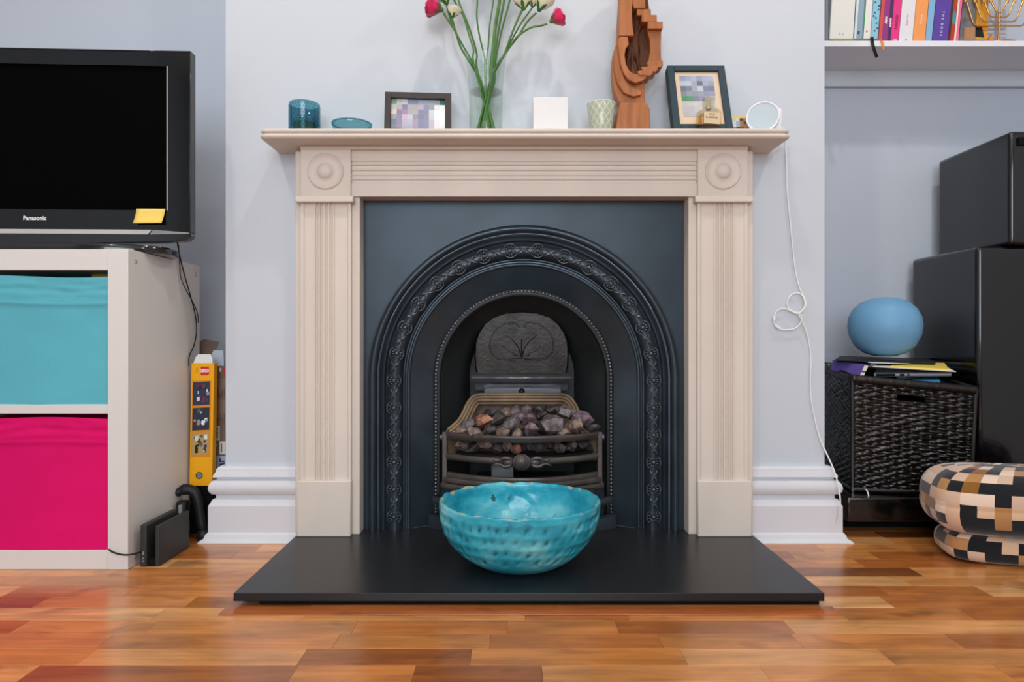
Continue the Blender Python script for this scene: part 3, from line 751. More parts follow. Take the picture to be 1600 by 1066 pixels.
# ------------------------------------------------------------------ cube cabinet with fabric drawers
CT = .790; cxr = -.940; cyf = 1.680; cyb = 2.068
def cabinet():
    t = thing('cube_cabinet', 'white cube shelf unit under the television', 'cabinet', (cxr-.40, 1.87, 0))
    o1 = -1.730
    for x0, x1 in ((cxr-.050, cxr), (o1, o1+.05)): 
        sp = MB().box(x0, x1, cyf, cyb, 0.0005, CT).build('side_panel', 'cabinet_white', t, bevel=.0012)
        if x1 == cxr:
            for (y, z) in ((1.715, .762), (2.043, .762), (1.715, .022), (2.043, .022)):
                MB().lathe([(.0062, 0), (.0062, .0006), (.0045, .0006), (.003, -.001), (0, -.001)], 14, Matrix.Translation((cxr, y, z)) @ Matrix.Rotation(PI/2, 4, 'Y')).build('bolt_cap', 'plastic_grey', sp)
    MB().box(o1+.05, cxr-.05, cyf+.001, cyb, CT-.052, CT-.0005).build('top_panel', 'cabinet_white', t, bevel=.0012)
    MB().box(o1+.05, cxr-.05, cyf+.001, cyb, .0005, .048).build('bottom_panel', 'cabinet_white', t, bevel=.0012)
    MB().box(o1+.05, cxr-.05, cyf+.001, cyb, .384, .407).build('shelf', 'cabinet_white', t, bevel=.0012)
    mx = (o1+cxr)/2
    MB().box(mx-.009, mx+.009, cyf+.001, cyb, .048, .738).build('divider', 'cabinet_white', t, bevel=.001)
    MB().box(o1+.002, cxr-.002, cyb-.004, cyb, .01, CT-.01).build('back_panel', 'cabinet_white', t)
    return mx
mx_ = cabinet()
def fabric_box(name, x0, x1, z0, ztop, mt, label, hem, seed):
    t = thing(name, label, 'storage box', ((x0+x1)/2, 1.85, z0))
    rn = Vector((seed, seed*1.7, 0)); h = ztop-z0
    def fn(u, v):
        x = x0+(x1-x0)*u; z = z0+h*v
        y = cyf+.006-.004*math.sin(PI*u)*(1-.2*v)+.0020*noise.noise(Vector((u*3, v*4, 0))+rn)
        if v > 1-hem/h: y -= .0022
        y -= .0016*math.exp(-((v-(1-hem/h))/.012)**2)*1.0
        y -= .0035*noise.noise(Vector((u*5, v*22, 3))+rn)*math.exp(-((v-(1-hem/h*.45))/.08)**2)
        z -= .004*math.sin(PI*u)*(1-v) - .003*math.sin(u*5+seed)*v
        return (x, y, z)
    b = MB().grid(fn, 60, 80); b.build('front', mt, t, ang=70)
    b = MB().box(x0, x0+.003, cyf+.010, cyb-.03, z0+.003, ztop-.004).box(x1-.003, x1, cyf+.010, cyb-.03, z0+.003, ztop-.004).box(x0, x1, cyb-.033, cyb-.03, z0+.003, ztop-.004).box(x0, x1, cyf+.010, cyb-.03, z0, z0+.003)
    b.box(x0+.003, x1-.003, cyf+.0085, cyf+.0105, z0+.003, ztop-.004)
    b.build('body', mt, t)
    return t
xa, xb = mx_+.0125, cxr-.0515
fabric_box('fabric_box', xa, xb, .4075, .7225, 'teal_fabric', 'teal blue fabric storage box in the upper cabinet cube', .068, 1)
fabric_box('fabric_box', xa, xb, .0485, .3730, 'pink_fabric', 'hot pink fabric storage box in the lower cabinet cube', .062, 5)
fabric_box('fabric_box', -1.678, mx_-.0125, .4075, .7225, 'teal_fabric', 'teal fabric storage box in the upper far left cube beyond the frame', .068, 8)
fabric_box('fabric_box', -1.678, mx_-.0125, .0485, .3730, 'pink_fabric', 'pink fabric storage box in the lower far left cube beyond the frame', .062, 9)
b = MB().tube(smoothpath([(-1.10, 1.80, .733), (-1.085, 1.79, .7345), (-1.06, 1.79, .733), (-1.04, 1.80, .7345), (-1.02, 1.80, .729)], 5), [.004+.004*math.sin(PI*i/20) for i in range(21)], 8)
tag(b.build('cloth_scrap', 'yellow_paper', ang=70, local=True, kind=None), 'crumpled pale yellow item peeking over the teal storage box', 'toy')
# ------------------------------------------------------------------ television
def tv():
    wv, hv = .80, .507; yaw = -.045
    loc = W(298, 378, 1.815)
    # origin at the bottom right corner of the panel, local x to the left is negative
    t = thing('television', 'black flat screen television with glossy bezel on the white cabinet', 'television', (loc.x, loc.y, CT), -yaw*-1)
    z0 = loc.z-CT
    t.rotation_euler = (0, 0, .045)
    b = MB(); X0, X1 = -wv, 0
    # bezel frame with opening
    ox0, ox1, oz0, oz1 = X0+.068, X1-.0625, z0+.083, z0+hv-.041
    y0, y1 = 0, .030
    for x0, x1, za, zb in ((X0, X1, oz1, z0+hv), (X0, X1, z0+.026, oz0), (X0, ox0, oz0, oz1), (ox1, X1, oz0, oz1)): b.box(x0, x1, y0, y1, za, zb)
    b.build('bezel', 'tv_bezel', t, local=True)
    # softened outer edge
    b = MB(); b.pxz([(X0, z0+.010), (X0+.02, z0-.008), (X1-.30, z0-.007), (X1-.05, z0-.001), (X1-.012, z0+.004), (X1, z0+.014), (X1, z0+.026), (X0, z0+.026)], -.0005, .030)
    b.build('lower_edge', 'gloss_black', t, local=True, bevel=.002)
    b = MB(); b.pxz([(X0+.01, z0+.018), (X1-.11, z0+.0185), (X1-.10, z0+.031), (X0+.01, z0+.030)], -.0035, 0)
    b.build('silver_strip', 'silver', t, local=True, bevel=.0008)
    MB().pxz([(X1-.105, z0+.0185), (X1-.004, z0+.0205), (X1-.004, z0+.024), (X1-.098, z0+.031)], -.0030, 0).build('sensor_strip', 'plastic_grey', t, local=True, bevel=.0006)
    MB().box(ox0-.002, ox1+.002, .006, .009, oz0-.002, oz1+.002).build('screen', 'screen', t, local=True)
    MB().pxz([(ox1, oz0), (ox1+.0022, oz0), (ox1+.0022, oz1), (ox1, oz1)], -.0004, .006).build('screen_edge', 'silver', t, local=True)
    b = MB().box(X0+.03, X1-.03, .030, .055, z0+.03, z0+hv-.03).box(X0+.12, X1-.12, .055, .10, z0+.06, z0+hv-.08); b.build('back_cover', 'black_plastic', t, local=True, bevel=.01)
    # rim lip so the outer edge catches light
    MB().box(X0, X1, -.002, .004, z0+hv-.003, z0+hv).box(X1-.003, X1, -.002, .004, z0+.02, z0+hv).build('rim', 'gloss_black', t, local=True, bevel=.001)
    text('Panasonic', .0150, 'ink_white', t, TM(X0+.398, -.0008, z0+.0595), bold=.0004)
    # pedestal
    q = MB(); cx, cy = -.335, .02; n = 40
    def out(r): return [(cx+(.285*r)*math.copysign(abs(math.cos(2*PI*k/n))**.75, math.cos(2*PI*k/n)), cy+(.120*r)*math.copysign(abs(math.sin(2*PI*k/n))**.75, math.sin(2*PI*k/n))) for k in range(n)]
    prof = [(.985, .0008), (1, .003), (1, .015), (.985, .0195), (.6, .022), (.3, .024)]
    rows = []
    for r, z in prof:
        row = []
        for x, y in out(r): row.append(len(q.v)); q.v.append(Vector((x, y, z)))
        rows.append(row)
    for A, B in zip(rows, rows[1:]):
        for i in range(n): q.f.append((A[i], A[(i+1) % n], B[(i+1) % n], B[i])); q.c.append(None)
    q.f.append(tuple(rows[0])); q.c.append(None); q.f.append(tuple(rows[-1])); q.c.append(None)
    st = q.build('pedestal', 'gloss_black', t, local=True, ang=40)
    MB().box(cx-.06, cx+.06, .032, .06, .015, z0+.06).build('neck', 'black_plastic', t, local=True, bevel=.004)
    # sticky note hangs on the bezel
    n_ = thing('sticky_note', 'yellow sticky note on the lower right of the television bezel', 'note', W(235, 342, 1.80))
    ang = t.rotation_euler[2]
    n_.location = t.matrix_world @ Vector((0, 0, 0)) if False else Vector(t.location)+Matrix.Rotation(ang, 3, 'Z') @ Vector((-.1045, -.0025, z0+.066))
    n_.rotation_euler = (0, 0, ang)
    b = MB().grid(lambda u, v: ((u-.5)*.074-.0055*(1-v)+.003, -.0015-.010*(1-v)**2, (v-.5)*.040+.0015*u*(1-v)), 6, 6)
    o = b.build('paper', 'sticky_yellow', n_, local=True)
    md = o.modifiers.new('Solidify', 'SOLIDIFY'); md.thickness = .0006
tv()
def cabx(px, py, off=.007): 
    D = (-(cxr+off))*F/(CX-px); return W(px, py, D)
b = MB().tube(smoothpath([W(277, 379, 1.90), cabx(281, 400), cabx(287, 425), cabx(294, 450), cabx(301, 475), cabx(306, 497), cabx(307, 520), cabx(303, 540), cabx(296, 556), cabx(295, 572)], 5), .0018, 7)
tag(b.build('cable', 'cable_black', ang=70), 'thin black cable hanging from the television down the cabinet side', 'cable')
b = MB().tube(smoothpath([W(279, 382, 1.905), cabx(280, 398), cabx(281, 415), cabx(282, 432), cabx(289, 450, .012), cabx(299, 468, .012), cabx(308, 488, .012), cabx(310, 505, .01)], 5), .0014, 7)
tag(b.build('cable', 'cable_black', ang=70), 'shorter black cable looping beside the longer one behind the television', 'cable')

# ------------------------------------------------------------------ console dock beside the cabinet
def dock():
    t = thing('console_dock', 'small black console dock standing on edge against the cabinet', 'dock', (-.897, 1.78, 0))
    x0, x1, y0, y1, h = -.9215, -.8745, 1.700, 1.862, .105
    MB().box(x0, x0+.016, y0, y1, .0006, h).build('rear_shell', 'dock_plastic', t, bevel=.003, seg=3)
    MB().box(x1-.012, x1, y0+.004, y1, .0006, h-.004).build('front_shell', 'dock_plastic', t, bevel=.003, seg=3)
    MB().box(x0+.014, x1-.010, y0+.004, y1-.004, .0006, .018).box(x0+.014, x1-.010, y1-.03, y1-.004, .01, h-.012).build('cradle', 'matte_black', t, bevel=.001)
    b = MB()
    for z, w_ in ((.030, .004), (.020, .0035), (.013, .0035)): b.box(x0+.006, x0+.006+w_, y0-.0006, y0+.001, z, z+(.009 if z > .025 else .004))
    b.build('ports', 'plastic_grey', t)
    MB().box(x0+.018, x0+.026, 1.858, 1.868, h-.012, h+.010).build('latch', 'plastic_grey', t, bevel=.0015)
dock()
b = MB().tube(smoothpath([(-.985, 1.676, .052), (-.975, 1.674, .046), (-.955, 1.674, .040), (-.935, 1.676, .0385), (-.922, 1.690, .0385), (-.918, 1.699, .0385)], 5), .0022, 7)
tag(b.build('cable', 'cable_black', ang=70), 'black cable bending round the cabinet foot into the dock', 'cable')
# black case and boxes in the gap
tag(MB().box(-.9345, -.868, 1.99, 2.034, .0006, .1405).build('storage_case', 'matte_black', bevel=.004, origin=(-.90, 2.05, 0)), 'plain black case on the floor underneath the yellow box', 'case')
def pad():
    t = thing('game_controller', 'black game controller leaning in the gap behind the dock', 'controller', (-.905, 1.935, 0))
    P = lambda x, y, d=1.935: W(x, y, d)
    b = MB().tube(smoothpath([P(283, 769), P(290, 765), P(302, 768), P(309, 780), P(312, 800), P(315, 818), P(318, 832)], 5), [q*.82 for q in [.012, .016, .018, .019, .0195, .0195, .019, .0185, .018, .017, .0165, .016, .016, .0155, .0155, .0155, .015, .015, .0145, .0145, .0145, .015, .015, .0155, .016, .016, .0155, .014, .012, .011, .008]], 12)
    b.build('body', 'black_plastic', t, ang=80)
    MB().ball(P(279, 769, 1.93), (.013, .014, .012), 14, 10).build('grip', 'black_plastic', t, ang=80)
    MB().ball(P(317, 836, 1.93), (.018, .016, .0165), 14, 10).build('grip', 'black_plastic', t, ang=80)
    MB().box(-.932, -.905, 1.90, 1.93, .0006, .115).build('battery_pack', 'black_plastic', t, bevel=.005)
pad()
def ybox():
    t = thing('toy_box', 'tall narrow yellow toy box with three printed pictures beside the cabinet', 'box', (-.9, 2.03, .141))
    x0, x1, z0, z1, y0 = -.9325, -.8665, .1412, .4975, 1.985
    lean = .006
    q = lambda x, z, y=y0: (x+lean*(z-z0)/(z1-z0), y, z)
    b = MB().hexa([q(x0, z0), q(x1, z0), q(x1, z0, y0+.025), q(x0, z0, y0+.025), q(x0, z1), q(x1, z1), q(x1, z1, y0+.025), q(x0, z1, y0+.025)])
    b.build('carton', 'yellow_card', t, bevel=.0008)
    W_ = x1-x0; H_ = z1-z0
    def rc(u0, v0, u1, v1, col, k=1, sk=0, b=None):
        y = y0-.0003*k; f = lambda u, v: q(x0+W_*u, z0+H_*v, y)
        (b or pr).quad(f(u0, v0), f(u1, v0+sk), f(u1, v1+sk), f(u0, v1), col)
    pr = MB()
    rc(.06, .235, .90, .86, 'e08a10'); 
    rn = random.Random(3)
    for v0, v1, bg in ((.655, .845, '2b3350'), (.450, .635, '27303c'), (.250, .430, 'b89a5c')):
        rc(.09, v0, .84, v1, bg, 2, .008)
        for k in range(16):
            u = rn.uniform(.14, .70); v = rn.uniform(v0+.015, v1-.035); s = rn.uniform(.04, .14)
            rc(u, v, min(u+s, .82), v+s*.20+rn.uniform(0, .015), rn.choice(['d8dade', 'e9ebee', '8f959c', '3a3f4a', '7c2030', '22376e', '14171f', '55606a']), 3+k*.1, .004)
    rc(.42, .905, .78, .972, 'd0202a', 2); rc(.24, .925, .27, .965, '3a3010', 2)
    pr.build('picture_print', 'print', t, fix=False)
    text('LEGO', .0115, 'ink_white', t, TM(x0+W_*.60+lean-t.location.x, y0-.0012-t.location.y, z0+H_*.939-t.location.z), bold=.0006, sx=.8)
    M = Matrix.Translation(q(x0+W_*.43, z0+H_*.085, y0)) @ FX
    o = MB().lathe([(.0105, 0), (.0105, .0006), (0, .0006)], 20, M, col='2a2a30').lathe([(.0078, .0008), (0, .0008)], 20, M, col='8f8a80').lathe([(.0055, .0010), (0, .0010)], 20, M, col='5f7c98'); o.build('round_seal', 'print', t)
    b = MB(); b.prism([q(x0+.006, z1+.0005), q(x1-.004, z1+.0005), (x1-.004, y0+.01, z1+.018), (x1-.010, y0+.014, z1+.026), (x0+.020, y0+.014, z1+.026), (x0+.014, y0+.01, z1+.018)], (0, .0008, 0)); b.build('open_flap', 'white_card', t)
ybox()
def bbox():
    t = thing('cardboard_box', 'brown printed toy box with barcode tucked behind the yellow box', 'box', (-.87, 2.09, .2200))
    x0, x1, z0, z1, y0 = -.9065, -.8165, .2200, .4870, 2.040
    MB().box(x0, x1, y0, y0+.10, z0, z1).build('carton', 'brown_card', t, bevel=.0008)
    pr = MB(); f = lambda px, py, k=1: (W(px, py, y0).x, y0-.0003*k, W(px, py, y0).z)
    def R_(a, b_, c, d, col, k=1): pr.quad(f(a, d, k), f(c, d, k), f(c, b_, k), f(a, b_, k), col)
    R_(334, 592, 352.6, 621, '8d7668'); R_(333, 625, 352.6, 660, '8d7668')
    for k in range(6): R_(334+k*3.1, 614-(k % 3)*4, 336+k*3.1, 621, '6e584b', 2); R_(334+k*3.1, 652-(k % 2)*5, 336+k*3.1, 660, '6e584b', 2)
    R_(328, 666, 343.5, 688, 'e6e4e2', 2)
    for k in range(8): R_(330, 668.5+k*2.1, 341.5, 669.6+k*2.1, '33333a', 3)
    R_(327, 692, 333, 706, 'e0dedc', 2); R_(343, 690, 352.6, 710, 'e0dedc', 2); R_(328.4, 694, 330, 704, '77777c', 3); R_(345.5, 693, 347.5, 707, '77777c', 3)
    R_(349, 576, 356, 585, 'd0202a', 2); R_(343, 575, 346, 581, 'e6e4e2', 2)
    pr.build('print', 'print', t, fix=False)
    o = MB().lathe([(.0095, 0), (0, 0)], 20, Matrix.Translation(f(333.5, 658, 4)) @ FX, col='e8d8d6').lathe([(.0068, .0004), (0, .0004)], 20, Matrix.Translation(f(333.5, 658, 4)) @ FX, col='b86a6a').lathe([(.0048, .0008), (0, .0008)], 16, Matrix.Translation(f(333.5, 658, 4)) @ FX, col='e8d8d6'); o.build('warning_roundel', 'print', t)
    o = MB().lathe([(.0068, 0), (0, 0)], 18, Matrix.Translation(f(338, 696, 4)) @ FX, col='3f8f50').lathe([(.003, .0004), (0, .0004)], 16, Matrix.Translation(f(338, 696, 4)) @ FX, col='cfe0d0'); o.build('green_dot', 'print', t)
    # opened lid flaps
    MB().prism([W(306, 572, 2.085), W(304, 550, 2.10), W(310, 535, 2.12), W(318, 530, 2.13), W(343, 534, 2.14), W(336, 548, 2.12), W(330, 572, 2.085)], (0, .002, 0)).build('open_flap', 'brown_card', t)
bbox()
b = MB().prism([W(333, 574, 2.06), W(331, 553, 2.07), W(334, 547, 2.075), W(349, 548, 2.075), W(350, 574, 2.06)], (0, .002, 0))
tag(b.build('paper_sheet', 'alcove_paint'), 'pale blue paper sheet curling up behind the brown box', 'paper')
def wbox():
    t = thing('game_box', 'white and blue box standing on its end behind the skirting corner', 'box', (-.87, 2.09, 0))
    x0, x1, y0 = -.893, -.849, 2.045
    MB().box(x0, x1, y0, y0+.095, .0006, .2195).build('carton', 'print', t, bevel=.0006)
    pr = MB(); 
    pr.box(x0-.0004, x0+.004, y0-.0005, y0+.05, .001, .219, '8c2848')
    pr.quad((x0+.004, y0-.0006, .001), (x1, y0-.0006, .001), (x1, y0-.0006, .219), (x0+.004, y0-.0006, .219), 'b8c0dc')
    pr.build('print', 'print', t, fix=False)
    text('Star', .032, 'ink_navy', t, TM((x0+x1)/2+.006-t.location.x, y0-.001-t.location.y, .185, -PI/2), bold=.0008)
mat('ink_navy', '2a3550', .6)
wbox()
tag(MB().box(-.9065, -.8945, 2.045, 2.12, .0006, .2195).build('book', 'ribbon_black', bevel=.0006), 'thin dark book upright beside the white and blue box', 'book')

# ------------------------------------------------------------------ things on the mantel shelf
SZ = 1.1257
def teal_holder():
    x, y = (475.7-CX)*1.862/F, 1.862; t = thing('candle_holder', 'teal glass candle holder with dotted sides at the left end of the mantelpiece', 'candle holder', (x, y, SZ))
    r, h = .0412, .083
    MB().lathe([(r-.003, 0), (r, .003), (r, h-.001), (r-.0012, h), (r-.0024, h-.001), (r-.0030, .007), (.02, .0055), (0, .0055)], 40).build('glass', 'teal_glass', t, local=True, ang=50)
    b = MB()
    for j in range(9):
        for i in range(30):
            a = 2*PI*(i+.5*(j % 2))/30; z = .008+j*.0082
            b.lathe([(.0020, 0), (.0014, .0011), (0, .0016)], 5, Matrix.Rotation(a, 4, 'Z') @ Matrix.Translation((r-.0002, 0, z)) @ Matrix.Rotation(PI/2, 4, 'Y'))
    b.build('dots', 'teal_glass', t, local=True, kind='stuff', ang=80)
    o = MB().lathe([(0, .0060), (.030, .0060), (.030, .030), (.026, .0325), (0, .031)], 24).build('candle', 'candle_green', t, local=True, ang=40)
    MB().tube([(0, 0, .031), (.0015, 0, .042)], .0012, 6).build('wick', 'wick', t, local=True)
teal_holder()
x = (549.5-CX)*1.86/F
t = thing('glass_dish', 'low round aqua glass dish beside the teal candle holder', 'dish', (x, 1.862, SZ))
MB().lathe([(0, 0), (.032, 0), (.040, .003), (.052, .018), (.0540, .026), (.0535, .0275), (.0500, .0275), (.044, .018), (.030, .009), (0, .008)], 44).build('bowl', 'aqua_glass', t, local=True, ang=40)
MB().lathe([(.053, .0262), (.0546, .0268), (.0546, .0290), (.0500, .0290), (.0496, .0270)], 44).build('rim', 'aqua_glass', t, local=True, ang=40)
# left photo frame (landscape)
def mosaic(rows, x0, x1, z0, z1, y, parent, local=True):
    pr = MB(); nr = len(rows)
    for j, r in enumerate(rows):
        for i, c in enumerate(r):
            a, b_ = x0+(x1-x0)*i/len(r), x0+(x1-x0)*(i+1)/len(r); c0, c1 = z1-(z1-z0)*(j+1)/nr, z1-(z1-z0)*j/nr
            pr.quad((a, y, c0), (b_, y, c0), (b_, y, c1), (a, y, c1), c)
    return pr.build('photo', 'print_gloss', parent, local=local, fix=False, smooth=False)
def frame1():
    D = 1.868; loc = W(653, 0, D); t = thing('photo_frame', 'small dark brown landscape photo frame leaning left of the flower vase', 'photo frame', (loc.x, 1.868, SZ))
    t.rotation_euler = (math.radians(-9), 0, math.radians(4))
    w_, h_, bw = .182, .1220, .0165; d0, d1 = -.008, .006
    for nm, bx in (('left', (-w_/2, -w_/2+bw, 0, h_)), ('right', (w_/2-bw, w_/2, 0, h_)), ('top', (-w_/2+bw, w_/2-bw, h_-bw, h_)), ('bottom', (-w_/2+bw, w_/2-bw, 0, bw))):
        MB().box(bx[0], bx[1], d0, d1, bx[2], bx[3]).build('frame_bar', 'frame_brown', t, local=True, bevel=.001)
    MB().box(-w_/2+bw, w_/2-bw, .001, .005, bw, h_-bw).build('backing', 'matte_black', t, local=True)
    rows = [['6f9a8e', 'b9beb6', 'c3c3cc', '7f8fa6', '7f8fa6', '97a0b4', '9aa2b2', '98a2aa', '8e9ca0', '2f7058'],
            ['b9bcb6', 'b5b0b8', '8a86a0', 'abadae', 'abadae', 'b8aebc', '9096ac', '9aa4b0', 'e4e2e6', 'f2f2f2'],
            ['d8cac2', '9088a0', 'a890a8', 'acaeb0', 'b0b0b0', '8e8ea8', '9092ae', 'cfd6d8', 'f6f6f6', 'ffffff'],
            ['a0a0aa', '9290aa', 'c8b8cc', 'c6c6d2', '9c98ac', '868ca4', '9294ae', 'c8d2d4', 'f8f8f8', 'ffffff'],
            ['7888a0', '9a90a8', 'bcb4c8', 'b8bccc', 'aca0b4', '8e90ac', '9494b0', 'c4c0c8', 'e8e6ec', 'ffffff'],
            ['8890a0', '9a94a8', 'b4b0c4', 'b0b4c4', 'a8a0b4', '8e90ac', '9494b0', 'c4c0c8', 'e8e6ec', 'f4f4f4']]
    mosaic(rows, -w_/2+bw+.001, w_/2-bw-.001, bw+.001, h_-bw-.001, .0005, t)
    MB().prism([(-.02, .006, h_*.7), (.02, .006, h_*.7), (.02, .045, .006), (-.02, .045, .006)], (0, .002, 0)).build('stand', 'matte_black', t, local=True)
frame1()
# vase and flowers
VX, VY = (759-CX)*1.872/F, 1.872
def vase():
    t = thing('glass_vase', 'clear flared glass vase of water holding the roses on the mantelpiece', 'vase', (VX, VY, SZ))
    g = lambda r, z: (r, z)
    out = [(.0440, 0), (.0455, .004), (.0450, .03), (.0455, .08), (.0470, .12), (.0500, .165), (.0550, .205), (.0600, .229)]
    inn = [(.0575, .229), (.0530, .205), (.0480, .165), (.0452, .1195)]
    MB().lathe([(0, 0)]+out+[(.0592, .2305)]+inn, 48).build('glass', 'clear_glass', t, local=True, ang=50)
    MB().lathe([(0, .0080), (.0420, .0085), (.0438, .03), (.0442, .08), (.0452, .119), (0, .119)], 40).build('water', 'water', t, local=True, ang=50)
vase()
SEP = []
def rose(name, head, direction, size, mt, label, stem_pts, stem_r=.0026, head_ok=True, extra=None):
    t = thing(name, label, 'flower', (VX, VY, SZ+.012))
    base = stem_pts[-1]
    pts = smoothpath(stem_pts, 6)
    MB().tube(pts, stem_r, 8).build('stem', 'stem_green', t, ang=80)
    if not head_ok: return t
    d = Vector(direction).normalized(); 
    R = d.to_track_quat('Z', 'Y').to_matrix().to_4x4(); M = Matrix.Translation(Vector(head)) @ R
    rn = random.Random(hash(label) % 1000 if False else len(label)*7)
    b = MB(); s = size
    for layer, (nr, n, tl, h0) in enumerate([(.30, 3, .02, 1.28), (.50, 4, .10, 1.22), (.72, 5, .16, 1.12), (.86, 5, .26, 1.0)]):
        for k in range(n):
            a0 = 2*PI*k/n+layer*.7+rn.uniform(-.15, .15); wdt = 2*PI/n*.72
            def fn(u, v, a0=a0, wdt=wdt, nr=nr, tl=tl, h0=h0):
                a = a0+(u-.5)*2*wdt*(1-.15*v); e = (u-.5)*2
                z = v*s*1.45*h0*(1-.22*e*e*v); r = s*nr*(.30+.85*math.sin(min(1, v*1.25)*PI*.52))+s*tl*max(0, v-.62)*2.2
                r += s*.05*abs(e)*v
                return (r*math.cos(a), r*math.sin(a), z)
            b.grid(fn, 8, 8)
    b.ball((0, 0, s*.75), (s*.28, s*.28, s*.8), 10, 8)
    o = b.v[:] ; b.v = [M @ p for p in b.v]
    b.build('petals', mt, t, ang=60)
    b = MB().ball((0, 0, -s*.02), (s*.30, s*.30, s*.30), 12, 8)
    for k in range(5):
        a0 = 2*PI*k/5+.3
        def fs(u, v, a0=a0):
            e = (u-.5)*2; wd = s*.24*math.sin(PI*min(1, v*.9+.12))*(1-v*.55); rr = s*(.22+.62*math.sin(v*1.5))+(.25*s*max(0, v-.5)); z = s*(-.08+1.0*v-.35*v*v)
            x_ = rr+.04*s; return (x_*math.cos(a0)-e*wd*math.sin(a0), x_*math.sin(a0)+e*wd*math.cos(a0), z)
        b.grid(fs, 4, 8)
    b.v = [M @ p for p in b.v]; o = b.build('sepals', 'sepal_green', t, ang=60, fix=False)
    return t
def sp(*L): return [W(x, y, d) for x, y, d in L]
inz = lambda dx, dy, z: Vector((VX+dx, VY+dy, SZ+z))
# stems: foot in the vase -> rim -> head
rose('rose', W(689, 15, 1.835), (-1, -.12, .28), .0235, 'rose_pink', 'deep pink rose at the far left of the bouquet', [inz(.020, .0, .014), inz(.002, 0, .10), inz(-.022, -.004, .17), W(722, 78, 1.862), W(712, 50, 1.85), W(702, 34, 1.842), W(693, 20, 1.838)], .0030)
rose('rose', W(697, 3, 1.845), (-.35, -.2, 1), .026, 'rose_cream', 'cream rose half cut off by the frame above the left pink rose', [inz(.024, .006, .014), inz(.0, .004, .10), inz(-.025, .004, .17), W(721, 76, 1.868), W(711, 46, 1.858), W(704, 30, 1.85), W(698, 8, 1.846)], .0028)
rose('rose', W(707, 26, 1.85), (.25, -.15, 1), .0165, 'rose_cream', 'small cream rose bud behind the left pink rose', [inz(.026, .010, .014), inz(.002, .006, .10), inz(-.024, .008, .18), W(716, 58, 1.87), W(709, 38, 1.855), W(707, 30, 1.851)], .0024)
rose('rose', W(862, 33, 1.84), (1, -.12, .50), .0205, 'rose_pink', 'deep pink rose at the far right of the bouquet', [inz(-.022, .0, .014), inz(-.004, 0, .09), inz(.024, -.002, .18), W(793, 79, 1.866), W(804, 62, 1.858), W(815, 52, 1.852), W(830, 43, 1.846), W(846, 40, 1.842), W(855, 37, 1.841)], .0027)
rose('rose', W(818, 12, 1.84), (-.1, -.1, 1), .025, 'rose_cream', 'cream rose on the right just above the green sepals', [inz(-.024, .006, .014), inz(-.002, .004, .09), inz(.020, .002, .17), W(788, 84, 1.865), W(800, 52, 1.855), W(810, 28, 1.845), W(816, 16, 1.841)], .0030)
rose('rose', W(843, 14, 1.85), (.45, -.1, 1), .0245, 'rose_cream', 'cream rose on the right directly above the pink rose', [inz(-.026, .010, .014), inz(-.002, .008, .09), inz(.022, .008, .17), W(791, 82, 1.875), W(810, 56, 1.868), W(824, 34, 1.858), W(838, 20, 1.852)], .0026)
rose('rose', W(832, 10, 1.86), (.2, 0, 1), .014, 'rose_cream', 'tiny cream bud between the two right cream roses', [inz(-.018, .012, .014), inz(.0, .010, .09), inz(.020, .010, .17), W(790, 80, 1.88), W(812, 40, 1.87), W(826, 20, 1.862), W(831, 13, 1.86)], .0022)
# stems that rise out of the frame; each carries its rose above the picture
tall = [('left of the bouquet, second from the left', (709, -2), (724, 25), (733, 55), (740, 78), .030, 'rose_cream', -.3),
        ('slender third stem from the left', (716, -2), (728, 30), (737, 55), (745, 85), .034, 'rose_pink', -.2),
        ('knotty stem left of centre', (746, -2), (745, 25), (749, 55), (757, 90), .022, 'rose_cream', -.1),
        ('thin stem just left of the middle', (771, -2), (765, 40), (763, 70), (760, 95), .020, 'rose_cream', .0),
        ('thick middle stem', (781, -2), (775, 35), (771, 70), (767, 110), .038, 'rose_pink', .1),
        ('stem just right of the middle', (788, -2), (782, 30), (777, 60), (772, 100), .024, 'rose_cream', .15),
        ('dark stem right of centre', (797, -2), (788, 32), (781, 60), (773, 108), .020, 'rose_cream', .3)]
for i, (nm, a, b_, c_, d_, fo, mt_, dx) in enumerate(tall):
    dd = 1.872+(-.012, .012, -.004, .010, -.012, .006, .014)[i]
    k = -1 if i < 3 else 1
    top_ = W(a[0]+dx*20, a[1]-45, dd)
    rose('rose', top_, (dx*.6, 0, 1), .026, mt_, 'rose stem: '+nm if False else nm[0].upper()*0+'rose on a green '+('stem ' if 'stem' not in nm else '')+nm, [inz(-k*.018+.004*i-.01, .004*(i % 3), .014), inz(-k*.004+.002*i-.004, .002, .07)]+[W(d_[0], d_[1]+20, dd)]+[W(*d_, dd), W(*c_, dd), W(*b_, dd), W(*a, dd), top_], (.0026, .0026, .0024, .0020, .0046, .0030, .0024)[i])
# white card cube
tag(MB().box(-.0468, .0468, -.028, .028, 0, .0945).build('white_box', 'white_card', bevel=.0012, local=True, origin=None), 'small plain white box standing upright right of the flower vase', 'box').location = ((860-CX)*1.85/F, 1.868, SZ)
